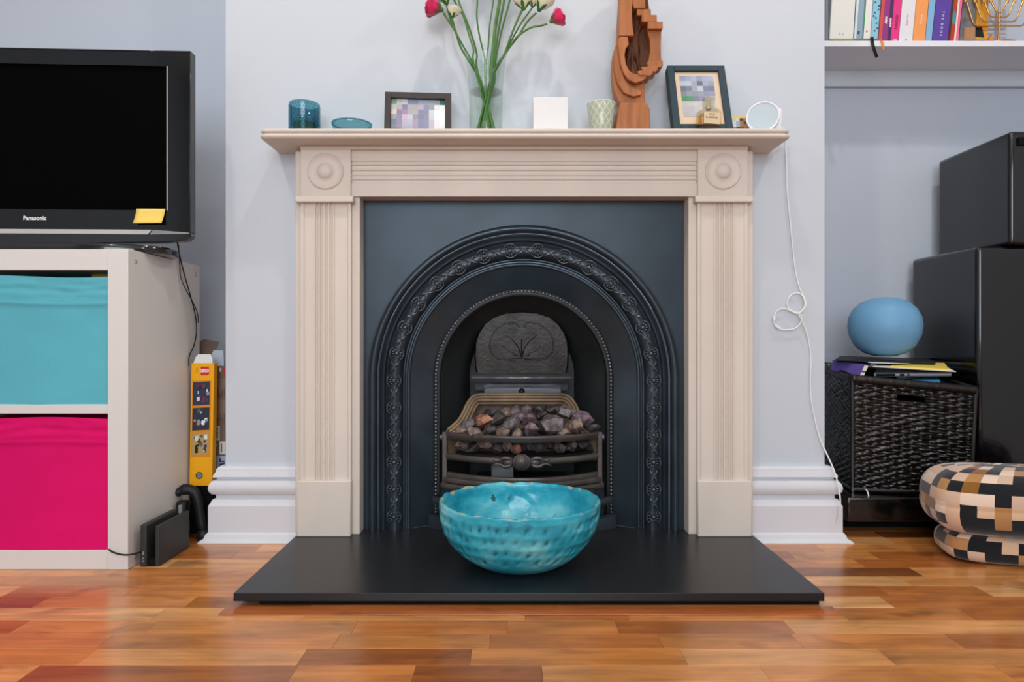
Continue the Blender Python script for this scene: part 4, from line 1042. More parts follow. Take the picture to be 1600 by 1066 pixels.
# green patterned tealight cup
def cup():
    t = thing('tealight_cup', 'pale green tapered glass tealight cup beside the wooden sculpture', 'candle holder', ((939.5-CX)*1.86/F, 1.858, SZ))
    mat_leaf()
    MB().lathe([(0, 0), (.0275, 0), (.0290, .003), (.0392, .080), (.0385, .0815), (.0370, .080), (.0270, .005), (0, .004)], 40).build('cup', 'leaf_glaze', t, local=True, ang=50)
    b = MB().lathe([(.0388, .0805), (.0394, .0812), (.0388, .0822), (.0378, .0815)], 40); b.build('rim', 'pearl', t, local=True)
def mat_leaf():
    m = mat('leaf_glaze', 'b4bfa6', .16, spec=.6); N = m.node_tree.nodes; L = m.node_tree.links
    tc = N.new('ShaderNodeTexCoord'); sp_ = N.new('ShaderNodeSeparateXYZ'); L.new(tc.outputs['Object'], sp_.inputs[0])
    at = N.new('ShaderNodeMath'); at.operation = 'ARCTAN2'; L.new(sp_.outputs[0], at.inputs[0]); L.new(sp_.outputs[1], at.inputs[1])
    def lines(sign):
        a = N.new('ShaderNodeMath'); a.operation = 'MULTIPLY'; a.inputs[1].default_value = 1.9; L.new(at.outputs[0], a.inputs[0])
        z = N.new('ShaderNodeMath'); z.operation = 'MULTIPLY_ADD'; z.inputs[1].default_value = sign*38; L.new(sp_.outputs[2], z.inputs[0]); L.new(a.outputs[0], z.inputs[2])
        s_ = N.new('ShaderNodeMath'); s_.operation = 'PINGPONG'; s_.inputs[1].default_value = .5; L.new(z.outputs[0], s_.inputs[0])
        c = N.new('ShaderNodeMath'); c.operation = 'LESS_THAN'; c.inputs[1].default_value = .09; L.new(s_.outputs[0], c.inputs[0]); return c.outputs[0]
    mxm = N.new('ShaderNodeMath'); mxm.operation = 'MAXIMUM'; L.new(lines(1), mxm.inputs[0]); L.new(lines(-1), mxm.inputs[1])
    mx = N.new('ShaderNodeMix'); mx.data_type = 'RGBA'; L.new(mxm.outputs[0], mx.inputs[0]); mx.inputs[6].default_value = lin('a9b19c'); mx.inputs[7].default_value = lin('c8cbba')
    L.new(mx.outputs[2], N['Principled BSDF'].inputs['Base Color'])
cup()
# carved wooden sculpture
def sculpture():
    D = 1.85; t = thing('wooden_sculpture', 'tall carved abstract wooden sculpture with stepped edges and nested curves', 'sculpture', ((989-CX)*D/F, 1.87, SZ))
    def pr(name, pts, y0, y1, mt='sculpture_wood', bev=.002, smooth_n=0):
        q = [(W(x, y, D).x, W(x, y, D).z) for x, y in pts]
        if smooth_n:
            q = [(p.x, p.y) for p in smoothpath([Vector((a, b_, 0)) for a, b_ in q], smooth_n, True)]
        MB().pxz(q, y0, y1).build(name, mt, t, bevel=bev)
    pr('plinth', [(961, 212.5), (962, 196), (965, 172), (969, 163), (1003, 162), (1010, 165), (1014, 173), (1015, 212.5)], 1.838, 1.905, bev=.003)
    pr('inner_slab', [(966, 100), (972, 60), (985, 40), (987, 5), (1000, -30), (1016, -20), (1022, 40), (1019, 70), (1022, 100), (1008, 130), (985, 140), (970, 130)], 1.885, 1.902, 'sculpture_inner')
    for k, (x0, bend) in enumerate([(993, 5), (1001, 4), (1009, 6)]):    # wavy ridges of the hollow
        P = [W(x0-6+bend*math.sin(v*5+k), 10+v*105, D) for v in [i/14 for i in range(15)]]
        MB().tube([Vector((p.x, 1.884, p.z)) for p in P], [.008+.004*math.sin(i) for i in range(15)], 8, flat=1).build('inner_ridge', 'sculpture_inner', t, ang=80)
    # outer crescent body, three steps forward
    L3 = [(969, 60), (960, 72), (958, 90), (958, 112), (961, 135), (966, 152), (972, 162), (1002, 162), (1004, 150), (1008, 120), (980, 118), (974, 100), (976, 80), (980, 66)]
    pr('lower_body', [(966, 60), (961, 74), (958.5, 90), (958, 112), (960, 135), (965, 150), (971, 162), (1009, 163), (1009, 125), (980, 118), (973, 100), (975, 80), (979, 66), (978, 59)], 1.862, 1.900)
    pr('outer_curve', [(966, 59), (961, 74), (959.5, 90), (960, 110), (965, 130), (975, 145), (990, 151), (1002, 148), (1003, 143), (1000, 140), (984, 134), (976, 122), (970, 105), (970, 88), (972, 72), (980, 66), (979, 59)], 1.851, 1.8625)
    pr('inner_curve', [(967, 59), (964, 72), (966, 84), (968, 100), (973, 115), (980, 126), (992, 132), (1004, 128), (1010, 122), (1010, 118), (1003, 117), (990, 118), (982, 112), (977, 102), (975, 88), (977, 78), (982, 72), (980, 60)], 1.840, 1.852)
    pr('upper_column', [(966, 58), (967, 30), (969, 0), (971, -45), (1006, -60), (1008, -45), (992, -10), (987, 8), (986.5, 28), (988, 44), (990, 58)], 1.842, 1.895)
    pr('head_block', [(988, -60), (1008, -70), (1008, 14), (990, 14), (987, 6), (992, -8), (1004, -30)], 1.846, 1.895)
    for i, (x0, y0, x1, y1) in enumerate([(995, 14.5, 1017, 24.5), (1002.5, 24, 1026, 35), (1011.5, 35, 1035, 46.5)]):
        pr('step', [(x0, y0), (x1, y0), (x1, y1), (x0, y1)], 1.848-.002*i, 1.896, bev=.0015)
    pr('back_stair', [(1000, 12), (1010, 24), (1018, 46), (1024, 50), (1030, 46), (1016, 20)], 1.868, 1.897)
    pr('side_column', [(1012.5, 46), (1034.5, 46), (1033.5, 70), (1034, 95), (1012, 103), (1014.5, 92), (1017, 75), (1016, 60)], 1.857, 1.897)
    for i, (x0, y0, x1, y1) in enumerate([(1010, 93, 1036, 105.5), (1001, 102.5, 1027, 114), (994, 110.5, 1018, 121.5)]):
        pr('step', [(x0, y0+4), (x1-2, y0), (x1, y0+2), (x1, y1-3), (x1-4, y1), (x0+3, y1-1)], 1.850-.007*i, 1.897, bev=.0015)
sculpture()
# right photo frame (portrait, leaning on the wall)
def frame2():
    w_, h_, bw, dp = .1600, .2180, .0190, .030
    t = thing('photo_frame', 'dark teal box photo frame leaning on the wall behind the perfume bottle', 'photo frame', (W(1099, 0, 1.832).x, 1.838, SZ))
    t.rotation_euler = (math.radians(-21), 0, math.radians(0))
    for x0, x1, z0, z1 in ((-w_/2, -w_/2+bw, 0, h_), (w_/2-bw, w_/2, 0, h_), (-w_/2+bw, w_/2-bw, h_-bw, h_), (-w_/2+bw, w_/2-bw, 0, bw)):
        MB().box(x0, x1, -.010, dp-.010, z0, z1).build('frame_bar', 'frame_teal', t, local=True, bevel=.0012)
    MB().box(-w_/2+bw, w_/2-bw, -.003, .002, bw, h_-bw).build('mat_board', 'mat_board', t, local=True)
    rows = [['8f9ab4', '9aa4bc', 'a4aec4', '8e9cae', 'a0a8c0', 'a4acc4'],
            ['b4bccc', 'b8bece', '66707c' if 0 else '98a2ae', '626c7a', '9aa4b6', '8e98ae'],
            ['6c7484', '78808e', '9aa2ae', 'b8c0cc', '767e94', '6e7690'],
            ['7c848e', '8e969e', '8a929e', '9098a6', '868ea4', '8a90a8'],
            ['4f8a62', '56906a', '7c7f96', '8a8aa2', 'a8acb4', 'b0b2b8'],
            ['b8b8ba', 'bcbcbc', 'c0c0c2', 'bcbcbe', 'c2c2c2', 'bebec0'],
            ['b4b4b6', 'b2b2b4', 'bcbcbe', 'c4c4c4', 'b8b8ba', 'b4b4b6'],
            ['b0b0b2', 'b4b4b6', 'b8b8ba', 'bcbcbe', 'b4b4b6', 'b0b0b2']]
    mosaic(rows, -w_/2+bw+.013, w_/2-bw-.015, bw+.028, h_-bw-.013, -.0036, t)
frame2()
def perfume():
    x, y = (1107-CX)*1.815/F, 1.815
    t = thing('perfume_bottle', 'square perfume bottle with amber liquid in front of the teal photo frame', 'perfume bottle', (x, y, SZ)); t.rotation_euler = (0, 0, math.radians(14))
    w_, d_, h_ = .058, .034, .052
    MB().pxz([(-w_/2, 0), (w_/2, 0), (w_/2, h_-.008), (w_/2-.010, h_), (-w_/2+.010, h_), (-w_/2, h_-.008)], -d_/2, d_/2).build('glass', 'perfume_glass', t, local=True, bevel=.002)
    MB().box(-w_/2+.005, w_/2-.005, -d_/2+.004, d_/2-.004, .004, h_-.014).build('liquid', 'perfume_liquid', t, local=True, bevel=.002)
    MB().quad((-w_/2+.006, -d_/2-.0003, .010), (w_/2-.006, -d_/2-.0003, .010), (w_/2-.006, -d_/2-.0003, h_-.012), (-w_/2+.006, -d_/2-.0003, h_-.012), 'dcc8a4').build('label', 'print', t, local=True)
    text('NO 42', .0055, 'ink_black', t, TM(0, -d_/2-.0006, h_-.017)); text('EL BRISTOL', .0062, 'ink_black', t, TM(0, -d_/2-.0006, h_-.026), space=1.15)
    MB().lathe([(.007, h_), (.007, h_+.006), (0, h_+.006)], 16).build('collar', 'silver', t, local=True)
    MB().box(-.0135, .0135, -.0105, .0105, h_+.005, h_+.033).build('cap', 'perfume_glass', t, local=True, bevel=.0025)
    MB().box(-.0055, .0055, -.004, .004, h_+.005, h_+.028).build('sprayer', 'silver', t, local=True, bevel=.001)
glass('perfume_liquid', 'f8e4bc', ior=1.3)
perfume()
# postcard behind the camera disc
t = thing('postcard', 'small postcard with a yellow top edge propped behind the round white camera', 'postcard', (W(1164, 0, 1.90).x, 1.902, SZ))
t.rotation_euler = (math.radians(-12), 0, 0)
MB().box(-.052, .052, 0, .0015, 0, .070).build('card', 'white_card', t, local=True)
pr = MB(); rn = random.Random(5)
pr.quad((-.052, -.0003, .063), (.052, -.0003, .063), (.052, -.0003, .070), (-.052, -.0003, .070), 'e6c25a')
for i in range(10):
    for j in range(7):
        c = rn.choice(['b9c4cc', 'c8cdd0', 'a0a8ae']) if (i < 4 and j > 3) else rn.choice(['6a4a3a', '8f6a4c', '3c3330', 'a87a4e', 'c9b8a4', '55504e', 'b0623a', '2f3440'])
        pr.quad((-.052+.0104*i, -.0003, .009*j), (-.0416+.0104*i, -.0003, .009*j), (-.0416+.0104*i, -.0003, .009*j+.009), (-.052+.0104*i, -.0003, .009*j+.009), c)
pr.build('picture', 'print', t, local=True, fix=False, smooth=False)
def camera_disc():
    c = W(1192, 184, 1.845)
    t = thing('security_camera', 'round white indoor camera disc on a stand at the right end of the mantelpiece', 'camera', (c.x, 1.86, SZ))
    d = Vector((-.40, -1, .16)).normalized(); R = d.to_track_quat('Z', 'Y').to_matrix().to_4x4()
    M = Matrix.Translation(Vector((c.x, c.y, c.z))) @ R
    MB().lathe([(0, -.026), (.026, -.026), (.037, -.020), (.0425, -.006), (.0440, .004), (.0425, .008), (.0400, .0085), (.0385, .0065)], 44, M).build('body', 'white_plastic', t, ang=50)
    MB().lathe([(.0388, .0062), (0, .0062)], 44, M).build('face', 'camera_face', t)
    x0 = W(1207, 0, 1.875).x
    MB().box(x0, x0+.022, 1.862, 1.90, SZ+.0003, W(0, 171, 1.875).z).build('stand', 'white_plastic', t, bevel=.005, seg=3)
    MB().ball((c.x+.004, c.y+.018, SZ+.010), (.020, .018, .0095), 16, 8).build('foot', 'white_plastic', t, ang=70)
mat('white_plastic', 'f0f0f2', .35); mat('camera_face', 'b9c9d2', .3)
camera_disc()
# white charging cable looping down the wall
dW = 1.943
P = [(1219, 199, 1.90), (1228, 205, 1.925), (1227.5, 228, 1.945), (1229, 262, dW), (1230, 300, dW), (1235, 350, dW), (1240, 400, dW), (1244, 430, dW), (1250, 452, dW), (1257, 466, dW), (1259, 478, dW-.004), (1252, 488, dW-.004), (1240, 487, dW), (1231, 480, dW), (1231, 468, dW), (1238, 460, dW), (1248, 458, dW-.004), (1256, 466, dW-.008),
     (1257, 480, dW-.008), (1247, 490, dW-.010), (1236, 486, dW-.008), (1224, 482, dW-.004), (1213, 487, dW-.002), (1209, 498, dW-.002), (1211, 508, dW-.002), (1222, 515, dW-.003), (1240, 514, dW-.005), (1250, 506, dW-.007), (1253, 494, dW-.012), (1249, 493, dW-.013),
     (1256, 508, dW-.008), (1263, 530, dW-.003), (1267, 560, dW), (1266, 590, dW), (1267, 620, dW), (1272, 650, dW), (1280, 682, 1.94), (1292, 710, 1.925), (1303, 735, 1.905), (1311, 765, 1.895), (1313, 795, 1.892), (1309, 818, 1.905)]
t = thing('charging_cable', 'thin white cable with two loose loops hanging down the wall right of the mantelpiece', 'cable', W(1250, 500, dW))
MB().tube(smoothpath(sp(*P), 6), .0021, 7).build('cord', 'cable_white', t, ang=80)
MB().tube(sp((1209.5, 494, dW-.003), (1209.5, 501, dW-.003)), .0042, 8).build('plug', 'cable_white', t); MB().tube(sp((1212, 509, dW-.004), (1219, 514, dW-.004)), .0042, 8).build('plug', 'cable_white', t)

# ------------------------------------------------------------------ right alcove: wall shelf with books
AZ = 1.4800                                              # top of the alcove shelf
YS = 2.185                                               # its front edge
AZ = W(0, 63.5, YS).z; AZb = W(0, 72.5, YS).z
t = thing('alcove_shelf', 'white painted shelf with a wall batten across the right alcove holding books', 'shelf', (1.6, 2.39, AZ))
MB().box(BX1, XR-.001, YS, YA-.0005, AZb, AZ).build('board', 'shelf_white', t, bevel=.001)
MB().box(BX1, XR-.001, YA-.020, YA-.0005, W(0, 135, YA-.02).z, AZb-.0003).build('batten', 'wall_paint', t, bevel=.001)
YBK = YS+.012
def bx_(px): return (px-CX)*YBK/F
def book(x0, x1, hgt, col, label, prints=(), lean=.085, z0=None, dep=.14, base=62.5, name='book', edge=None):
    """spine between pixels x0..x1 at shelf level; prints: (u0,v0,u1,v1,colour) in fractions of width / metres of height"""
    a, c = bx_(x0), bx_(x1)-.0004; z0 = (AZ+.0004) if z0 is None else z0
    w_ = c-a; t = thing(name, label, 'book', (a, YBK, z0)); t.rotation_euler = (0, lean, 0)
    MB().box(0, .0012, 0, dep, 0, hgt).box(w_-.0012, w_, 0, dep, 0, hgt).box(.0012, w_-.0012, 0, .0016, 0, hgt).build('cover', MATS[col] if col in MATS else mat('book_'+col, col, .42), t, local=True, bevel=.0004)
    MB().box(.0014, w_-.0014, .003, dep-.004, .003, hgt-.003).build('page_block', 'white_paper', t, local=True)
    if prints:
        pr = MB()
        for k, (u0, v0, u1, v1, cc) in enumerate(prints): 
            y = -.0002-.00005*k
            pr.quad((u0*w_, y, v0), (u1*w_, y, v0), (u1*w_, y, v1), (u0*w_, y, v1), cc)
        pr.build('spine_print', 'print', t, local=True, fix=False)
    return t, w_
V = lambda s, size, mt, t, u, v, **k: text(s, size, mt, t, TM(u, -.0008, v, k.pop('rot', PI/2)), **k)
# a flat book lies beneath the first few
zf = AZ+.0004
t = thing('book', 'thin green and grey book lying flat under the row with two ribbons', 'book', (bx_(1330), YS-.0, zf))
xe = bx_(1371)
MB().box(bx_(1295), bx_(1332), YS+.001, YS+.13, zf, zf+.0075).build('green_cover', mat('lime_cover', '93a52c', .5), t, bevel=.0015)
MB().box(bx_(1332), xe, YS+.001, YS+.13, zf, zf+.0075).build('grey_cover', mat('grey_cover', '74756f', .5), t, bevel=.0015)
b = MB(); pth = smoothpath([W(1362, 58, YS-.001), W(1363, 66, YS-.004), W(1365, 76, YS-.010), W(1370, 90, YS-.012)], 5)
b.grid(lambda u, v: pth[int(round(v*15))]+Vector(((u-.5)*.0095, -.001*(abs(u-.5)), (u-.5)*.004)), 3, 15); b.build('ribbon', 'ribbon_black', t, fix=False).modifiers.new('s', 'SOLIDIFY').thickness = .0006
b = MB(); pt2 = smoothpath([W(1376, 62, YS-.001), W(1379, 66, YS-.005), W(1380, 72, YS-.007), W(1380.5, 78, YS-.006)], 5)
b.grid(lambda u, v: pt2[int(round(v*15))]+Vector(((u-.5)*.006, 0, 0)), 3, 15)
o = b.build('ribbon', 'ribbon_orange', t, fix=False); o.modifiers.new('s', 'SOLIDIFY').thickness = .0006; o['label'] = 'orange ribbon'
zz = zf+.0085
book(1289.5, 1294.5, .20, '7a7f8c', 'slim dark grey book first in the row next to the chimney breast', lean=.0)
t, w_ = book(1295.5, 1333, .26, 'e9e9e2', 'widest book, plain white spine, near the left end of the row', [(.0, 0, .03, .26, 'b4beb0'), (.40, .015, .46, .024, 'c8c8c4'), (.54, .015, .6, .024, 'c8c8c4')], z0=zz, lean=.06)
t, w_ = book(1334, 1347, .25, '8ea8b8', 'grey-blue book with a pale left edge beside the wide white book', [(0, 0, .28, .25, 'dfe6e6'), (.42, .018, .66, .028, '2e3c60')], z0=zz, lean=.07)
t, w_ = book(1347.3, 1359.5, .25, 'e6e6e0', 'narrow white book with a green left edge', [(0, 0, .14, .25, '2f9066'), (.42, .024, .60, .030, '9c4048')], z0=zz, lean=.075)
t, w_ = book(1360, 1371.5, .25, '8cc6dc', 'light blue book with scattered black flower marks', [], z0=zz, lean=.08)
rn = random.Random(9); b = MB()
for k in range(9):
    u, v = rn.uniform(.12, .88)*w_, .025+.012*k+rn.uniform(0, .01); s = .0035
    for q in range(4):
        a = rn.uniform(0, PI); b.pxz([(u+s*math.cos(a)*e+.0006*math.sin(a)*f_, v+s*math.sin(a)*e-.0006*math.cos(a)*f_) for e, f_ in ((-1, -1), (1, -1), (1, 1), (-1, 1))], -.0006, -.0002)
b.build('flower_marks', 'ink_navy', t, local=True)
t, w_ = book(1372, 1391, .26, '94357e', 'purple book with a red left stripe and white lettering', [(0, 0, .28, .26, 'd0544a'), (.74, 0, 1, .26, '44305c')], z0=AZ+.0004, lean=.085)
V('Flavour Companion', .0125, 'ink_white', t, w_*.88, .0885, bold=.0003, shear=.2) if False else None
V('panion', .0105, 'ink_white', t, w_*.90, .066, bold=.0004, shear=.2); V('nder', .0125, 'ink_white', t, w_*.52, .072, bold=.0004)
t, w_ = book(1391.3, 1403.5, .25, 'e43a86', 'bright magenta book with dark pink capitals', [(.34, .003, .78, .012, 'e9a6c4')], lean=.09)
V('KITCHEN', .0120, 'ink_dark_pink', t, w_*.52, .066, sx=.9)
t, w_ = book(1404, 1425.5, .25, 'e4e3e8', 'thick white book with faint pink lettering', [], lean=.092)
V('easy baking', .0085, 'ink_pink', t, w_*.5, .075); V('72', .0070, 'ink_black', t, w_*.52, .010, rot=PI/2)
t, w_ = book(1426, 1445, .25, 'f2a05c', 'orange book with pale lettering', [], lean=.095)
V('everyday', .0100, 'ink_white', t, w_*.55, .075, sx=.9)
t, w_ = book(1445.5, 1455.5, .25, '88b4d8', 'plain light blue book left of the thick purple one', [], lean=.10)
t, w_ = book(1456, 1480.5, .25, '5c44a2', 'thick purple book with widely spaced white capitals', [], lean=.105)
V('THE BOOK', .0100, 'ink_white', t, w_*.52, .062, space=1.9)
t, w_ = book(1481.5, 1489.5, .24, 'c23a24', 'narrow red book with green and teal patches', [(.0, .0, .35, .24, '33382c'), (.35, .06, 1, .10, '5a8a98'), (.35, .10, 1, .24, 'b0482c')], lean=.10)
t, w_ = book(1490, 1497, .24, 'ee7098', 'narrow pink book with a cream left edge', [(0, 0, .4, .24, 'e8dcc8')], lean=.105)
# items behind the menorah
t = thing('picture_card', 'dark marbled card with a tan lower corner beside the pink book', 'card', (bx_(1514), YBK, AZ))
MB().prism([W(1498.5, 63, YBK+.03), W(1524, 63, YBK+.03), W(1526, -30, YBK+.05), W(1508, -30, YBK+.05)], (0, .004, 0)).build('card', mat('marbled', '7c7a7e', .3, var=(30, .5)), t)
MB().quad(W(1506, 62.5, YBK+.0295), W(1523.5, 62.5, YBK+.0295), W(1523.5, 43, YBK+.0335), W(1507, 43, YBK+.0335)).build('tan_patch', mat('tan_patch', 'b08058', .5), t)
t = thing('snack_packet', 'black and yellow packet standing behind the brass menorah', 'packet', (bx_(1535), YBK+.04, AZ))
MB().prism([W(1523, 62.5, YBK+.04), W(1543, 62.5, YBK+.04), W(1545, 0, YBK+.055), W(1530, -20, YBK+.055)], (0, .012, 0)).build('pouch', mat('amber_card', 'd99a34', .35), t, bevel=.002)
MB().prism([W(1524, 57, YBK+.0395), W(1538, 58.5, YBK+.0395), W(1534, 40, YBK+.043), W(1524, 40, YBK+.043)], (0, .001, 0)).build('black_panel', 'gloss_black', t)
t = tag(MB().box(bx_(1546), bx_(1594), YBK+.06, YBK+.075, AZ+.0004, AZ+.135).build('picture', mat('pale_panel', 'b6bcca', .3), bevel=.0012, origin=(bx_(1570), YBK+.06, AZ)), 'pale grey picture panel standing behind the brass menorah', 'picture')
tag(MB().prism([W(1545, 63, YBK+.05), W(1553, 62.8, YBK+.05), W(1549, 52, YBK+.052)], (0, .004, 0)).build('paper_corner', 'ribbon_orange'), 'small orange paper corner below the menorah arms', 'paper')
def menorah():
    ym = YS+.045; P = lambda x, y: W(x, y, ym); xc = 1561
    t = thing('menorah', 'brass nine branched menorah standing on the alcove shelf right of the books', 'menorah', (P(xc, 0).x, ym, AZ))
    zb = lambda py: W(0, py, ym).z
    MB().lathe([(0, .0004), (.052, .0004), (.054, .003), (.052, .007), (.040, .010), (.012, .012), (.006, .016), (0, .016)], 36, Matrix.Translation((P(xc, 0).x, ym, AZ)) @ Matrix.Diagonal((1, .75, 1, 1))).build('base', 'copper_base', t, ang=40)
    MB().tube([(P(1559.5, 0).x, ym, AZ+.012), P(1561, 35), P(1562, 0), P(1563, -55)], .0032, 8).build('stem', 'gold', t)
    for k, yy in enumerate((20, 27.5, 34.5, 40.5)): MB().lathe([(0, -.007), (.0055, -.002), (.0055, .002), (0, .007)], 8, Matrix.Translation(P(1561, yy-1))).build('collar', 'gold', t)
    for (dx0, dxt, ytop, ybend, dxb) in ((-40, -52, -40, 38, -36), (-28, -39, -40, 33, -25), (-17, -26, -40, 27, -13), (-6, -14, -40, 20.5, -5)):
        pass
    arms = [(53, 50, 41, 34, 40.5), (38, 36, 28, 22, 34), (24, 22, 16, 12, 27), (13, 11, 6, 3, 20.5)]
    for (a, b_, c_, d_, yb) in arms:
        for s in (-1, 1):
            pts = [P(xc+s*a, -50), P(xc+s*a, -2), P(xc+s*b_, 5), P(xc+s*c_, yb-6), P(xc+s*(c_-3), yb-1.5), P(xc+s*(c_-7) if c_ > 9 else xc+s*2, yb), P(xc, yb)]
            MB().tube(pts, .0027, 8).build('arm', 'gold', t, ang=50)
            MB().tube([P(xc+s*a, -12), P(xc+s*a, 4)], .0048, 6).build('cup', 'gold', t)
menorah()

# ------------------------------------------------------------------ black gloss units
def gloss_box(name, x0, x1, y0, y1, z0, z1, label, cat, r=.012, seg=5):
    t = thing(name, label, cat, ((x0+x1)/2, (y0+y1)/2, z0))
    MB().box(x0, x1, y0+.004, y1, z0, z1).build('cabinet', 'gloss_black', t, bevel=r, seg=seg)
    return t
t = gloss_box('speaker', 1.472, 1.95, 2.005, 2.35, .8455, 1.181, 'upper glossy black speaker cabinet stacked on the larger one at the right edge', 'speaker')
b = MB().box(W(1594, 0, 2.0).x, 1.88, 2.002, 2.010, W(0, 226, 2.0).z, W(0, 214, 2.0).z); b.build('slot', 'matte_black', t)
t = gloss_box('speaker', 1.3865, 2.05, 2.020, 2.36, .116, .8440, 'large glossy black speaker cabinet standing under the smaller one beside the wicker basket', 'speaker', r=.014)
t = thing('low_stand', 'low glossy black stand on the floor carrying the wicker basket and speakers', 'stand', (1.5, 2.15, 0))
MB().box(.962, 2.12, 1.945, 2.355, .047, .1150).build('top', 'gloss_black', t, bevel=.004)
MB().box(1.00, 2.06, 2.06, 2.34, .0006, .047).build('base', 'matte_black', t)

# ------------------------------------------------------------------ wicker basket
def basket():
    t = thing('wicker_basket', 'black woven wicker basket with a hand hole on the low black stand', 'basket', (1.18, 2.1, .1155))
    zb = .1160
    FLb, FRb, BRb, BLb = (1.014, 2.022), (1.318, 1.957), (1.368, 2.262), (1.062, 2.335)
    FLt, FRt, BRt, BLt = (1.013, 2.022, .451), (1.330, 1.952, .421), (1.376, 2.270, .446), (1.062, 2.345, .478)
    cs = [(Vector((*a, zb)), Vector(b_)) for a, b_ in ((FLb, FLt), (FRb, FRt), (BRb, BRt), (BLb, BLt))]
    ctr = sum(((a+b_)/2 for a, b_ in cs), Vector())/4
    nx, nz = 13, 40; sx, sz = 6, 3
    def panel(i, name, hole=None, thick=.0, nx=nx):
        (a0, a1), (b0, b1) = cs[i], cs[(i+1) % 4]
        n = (b0-a0).cross(a1-a0).normalized()
        if n.dot(ctr-(a0+b1)/2) > 0: n = -n
        rn = Vector((i*7, 0, 0))
        def fn(u, v):
            p = (a0.lerp(b0, u)).lerp(a1.lerp(b1, u), v)
            cu, cv = u*nx, v*nz
            sg = math.cos(PI*cu+(PI if int(cv) % 2 else 0))
            hgt = .0026*sg + .0020*abs(math.sin(PI*cv)) + .0022*noise.noise(Vector((u*6, v*60, 0))+rn) + .0018*noise.noise(Vector((u*30, v*90, 5))+rn)
            return p+n*hgt+Vector((0, 0, .0012*noise.noise(Vector((u*8, v*20, 9))+rn)))
        U, V_ = nx*sx, nz*sz
        sk = None
        if hole: sk = lambda ii, jj: hole[0] < ii/U < hole[1] and hole[2] < jj/V_ < hole[3]
        MB().grid(fn, U, V_, skip=sk).build(name, 'wicker', t, ang=80, kind='stuff')
        # inner liner
        if not hole:
            MB().hexa([a0-n*.006, b0-n*.006, b0-n*.009, a0-n*.009, a1-n*.006, b1-n*.006, b1-n*.009, a1-n*.009]).build('inner_wall', 'matte_black', t)
        else:
            lo, hi = hole[2]-.01, 1
            Q = lambda u, v, d: (a0.lerp(b0, u)).lerp(a1.lerp(b1, u), v)-n*d
            for (u0, u1, v0, v1) in ((0, 1, 0, hole[2]-.005), (0, hole[0], hole[2], 1), (hole[1], 1, hole[2], 1), (hole[0], hole[1], hole[3], 1)):
                MB().hexa([Q(u0, v0, .006), Q(u1, v0, .006), Q(u1, v0, .009), Q(u0, v0, .009), Q(u0, v1, .006), Q(u1, v1, .006), Q(u1, v1, .009), Q(u0, v1, .009)]).build('inner_wall', 'matte_black', t)
            ring = [Q(hole[0], hole[2], 0), Q(hole[1], hole[2], 0), Q(hole[1], hole[3], 0), Q(hole[0], hole[3], 0)]
            MB().tube(ring, .0035, 6, closed=True).build('handle_edge', 'wicker', t)
    panel(0, 'woven_side', (.36, .60, .835, .905)); panel(3, 'woven_side'); panel(1, 'woven_side', nx=12); panel(2, 'woven_side')
    for a, b_ in cs:
        MB().tube([a.lerp(b_, k/6) for k in range(7)], .0062, 8).build('corner_post', 'wicker', t)
    top = [b_ for a, b_ in cs]; n = 44
    for i in range(4):
        A, B = top[i], top[(i+1) % 4]
        b = MB(); pts = [A.lerp(B, k/(n*2)) for k in range(n*2+1)]
        b.tube(pts, [.0105+.0012*(k % 2)+.0006*noise.noise(Vector((k*.4, i, 0))) for k in range(n*2+1)], 8, flat=1.15)
        b.build('rim', 'wicker', t, ang=50)
        a0, b0 = cs[i][0], cs[(i+1) % 4][0]
        MB().tube([a0.lerp(b0, k/60)+Vector((0, 0, .007)) for k in range(61)], [.0066+.001*(k % 2) for k in range(61)], 8).build('base_rim', 'wicker', t, ang=50)
    MB().pxy([FLb, FRb, BRb, BLb], zb+.004, zb+.010).build('bottom', 'matte_black', t)
    o = MB().tube(smoothpath([W(1351, 765, 2.0), W(1354, 766, 1.985), W(1357, 774, 1.975), W(1356, 780, 1.972), W(1349, 781, 1.972)], 4), .0019, 6); 
    tag(o.build('cable_tie', 'cable_white', ang=80), 'short white tie curling from the bottom of the wicker basket', 'cable')
    for px, py in ((1321, 769), (1336, 770)):
        pass
    return cs
cs = basket()
# contents
def slab(name, pts, th, mt, label, cat, part='body', bev=.001):
    """pts: four px,py,D corners of the top face (front-left, front-right, back-right, back-left)"""
    P = [W(*p) for p in pts]; c = sum(P, Vector())/4
    t = thing(name, label, cat, c-Vector((0, 0, th)))
    MB().hexa([p-Vector((0, 0, th)) for p in P]+P).build(part, mt, t, bevel=bev)
    return t
t = slab('plastic_tray', [(1397, 594, 2.06), (1470, 593, 2.03), (1466, 586, 2.20), (1400, 588, 2.22)], .030, 'blue_plastic', 'light blue plastic caddy with slots under the laptop in the basket', 'caddy', bev=.008)
for x0, x1 in ((1411, 1426), (1440, 1460)):
    MB().hexa([W(x0, 597, 2.0535), W(x1, 597, 2.040), W(x1, 597, 2.06), W(x0, 597, 2.06), W(x0, 592.5, 2.0535), W(x1, 592.5, 2.040), W(x1, 592.5, 2.06), W(x0, 592.5, 2.06)]).build('slot', 'matte_black', t, bevel=.001)
t = slab('laptop', [(1365, 583, 2.05), (1487, 582, 2.00), (1480, 570, 2.22), (1372, 571, 2.25)], .0125, 'laptop_grey', 'closed grey laptop lying on top of the basket contents', 'laptop', bev=.004)
A, B = W(1365, 583, 2.05), W(1487, 582, 2.0)
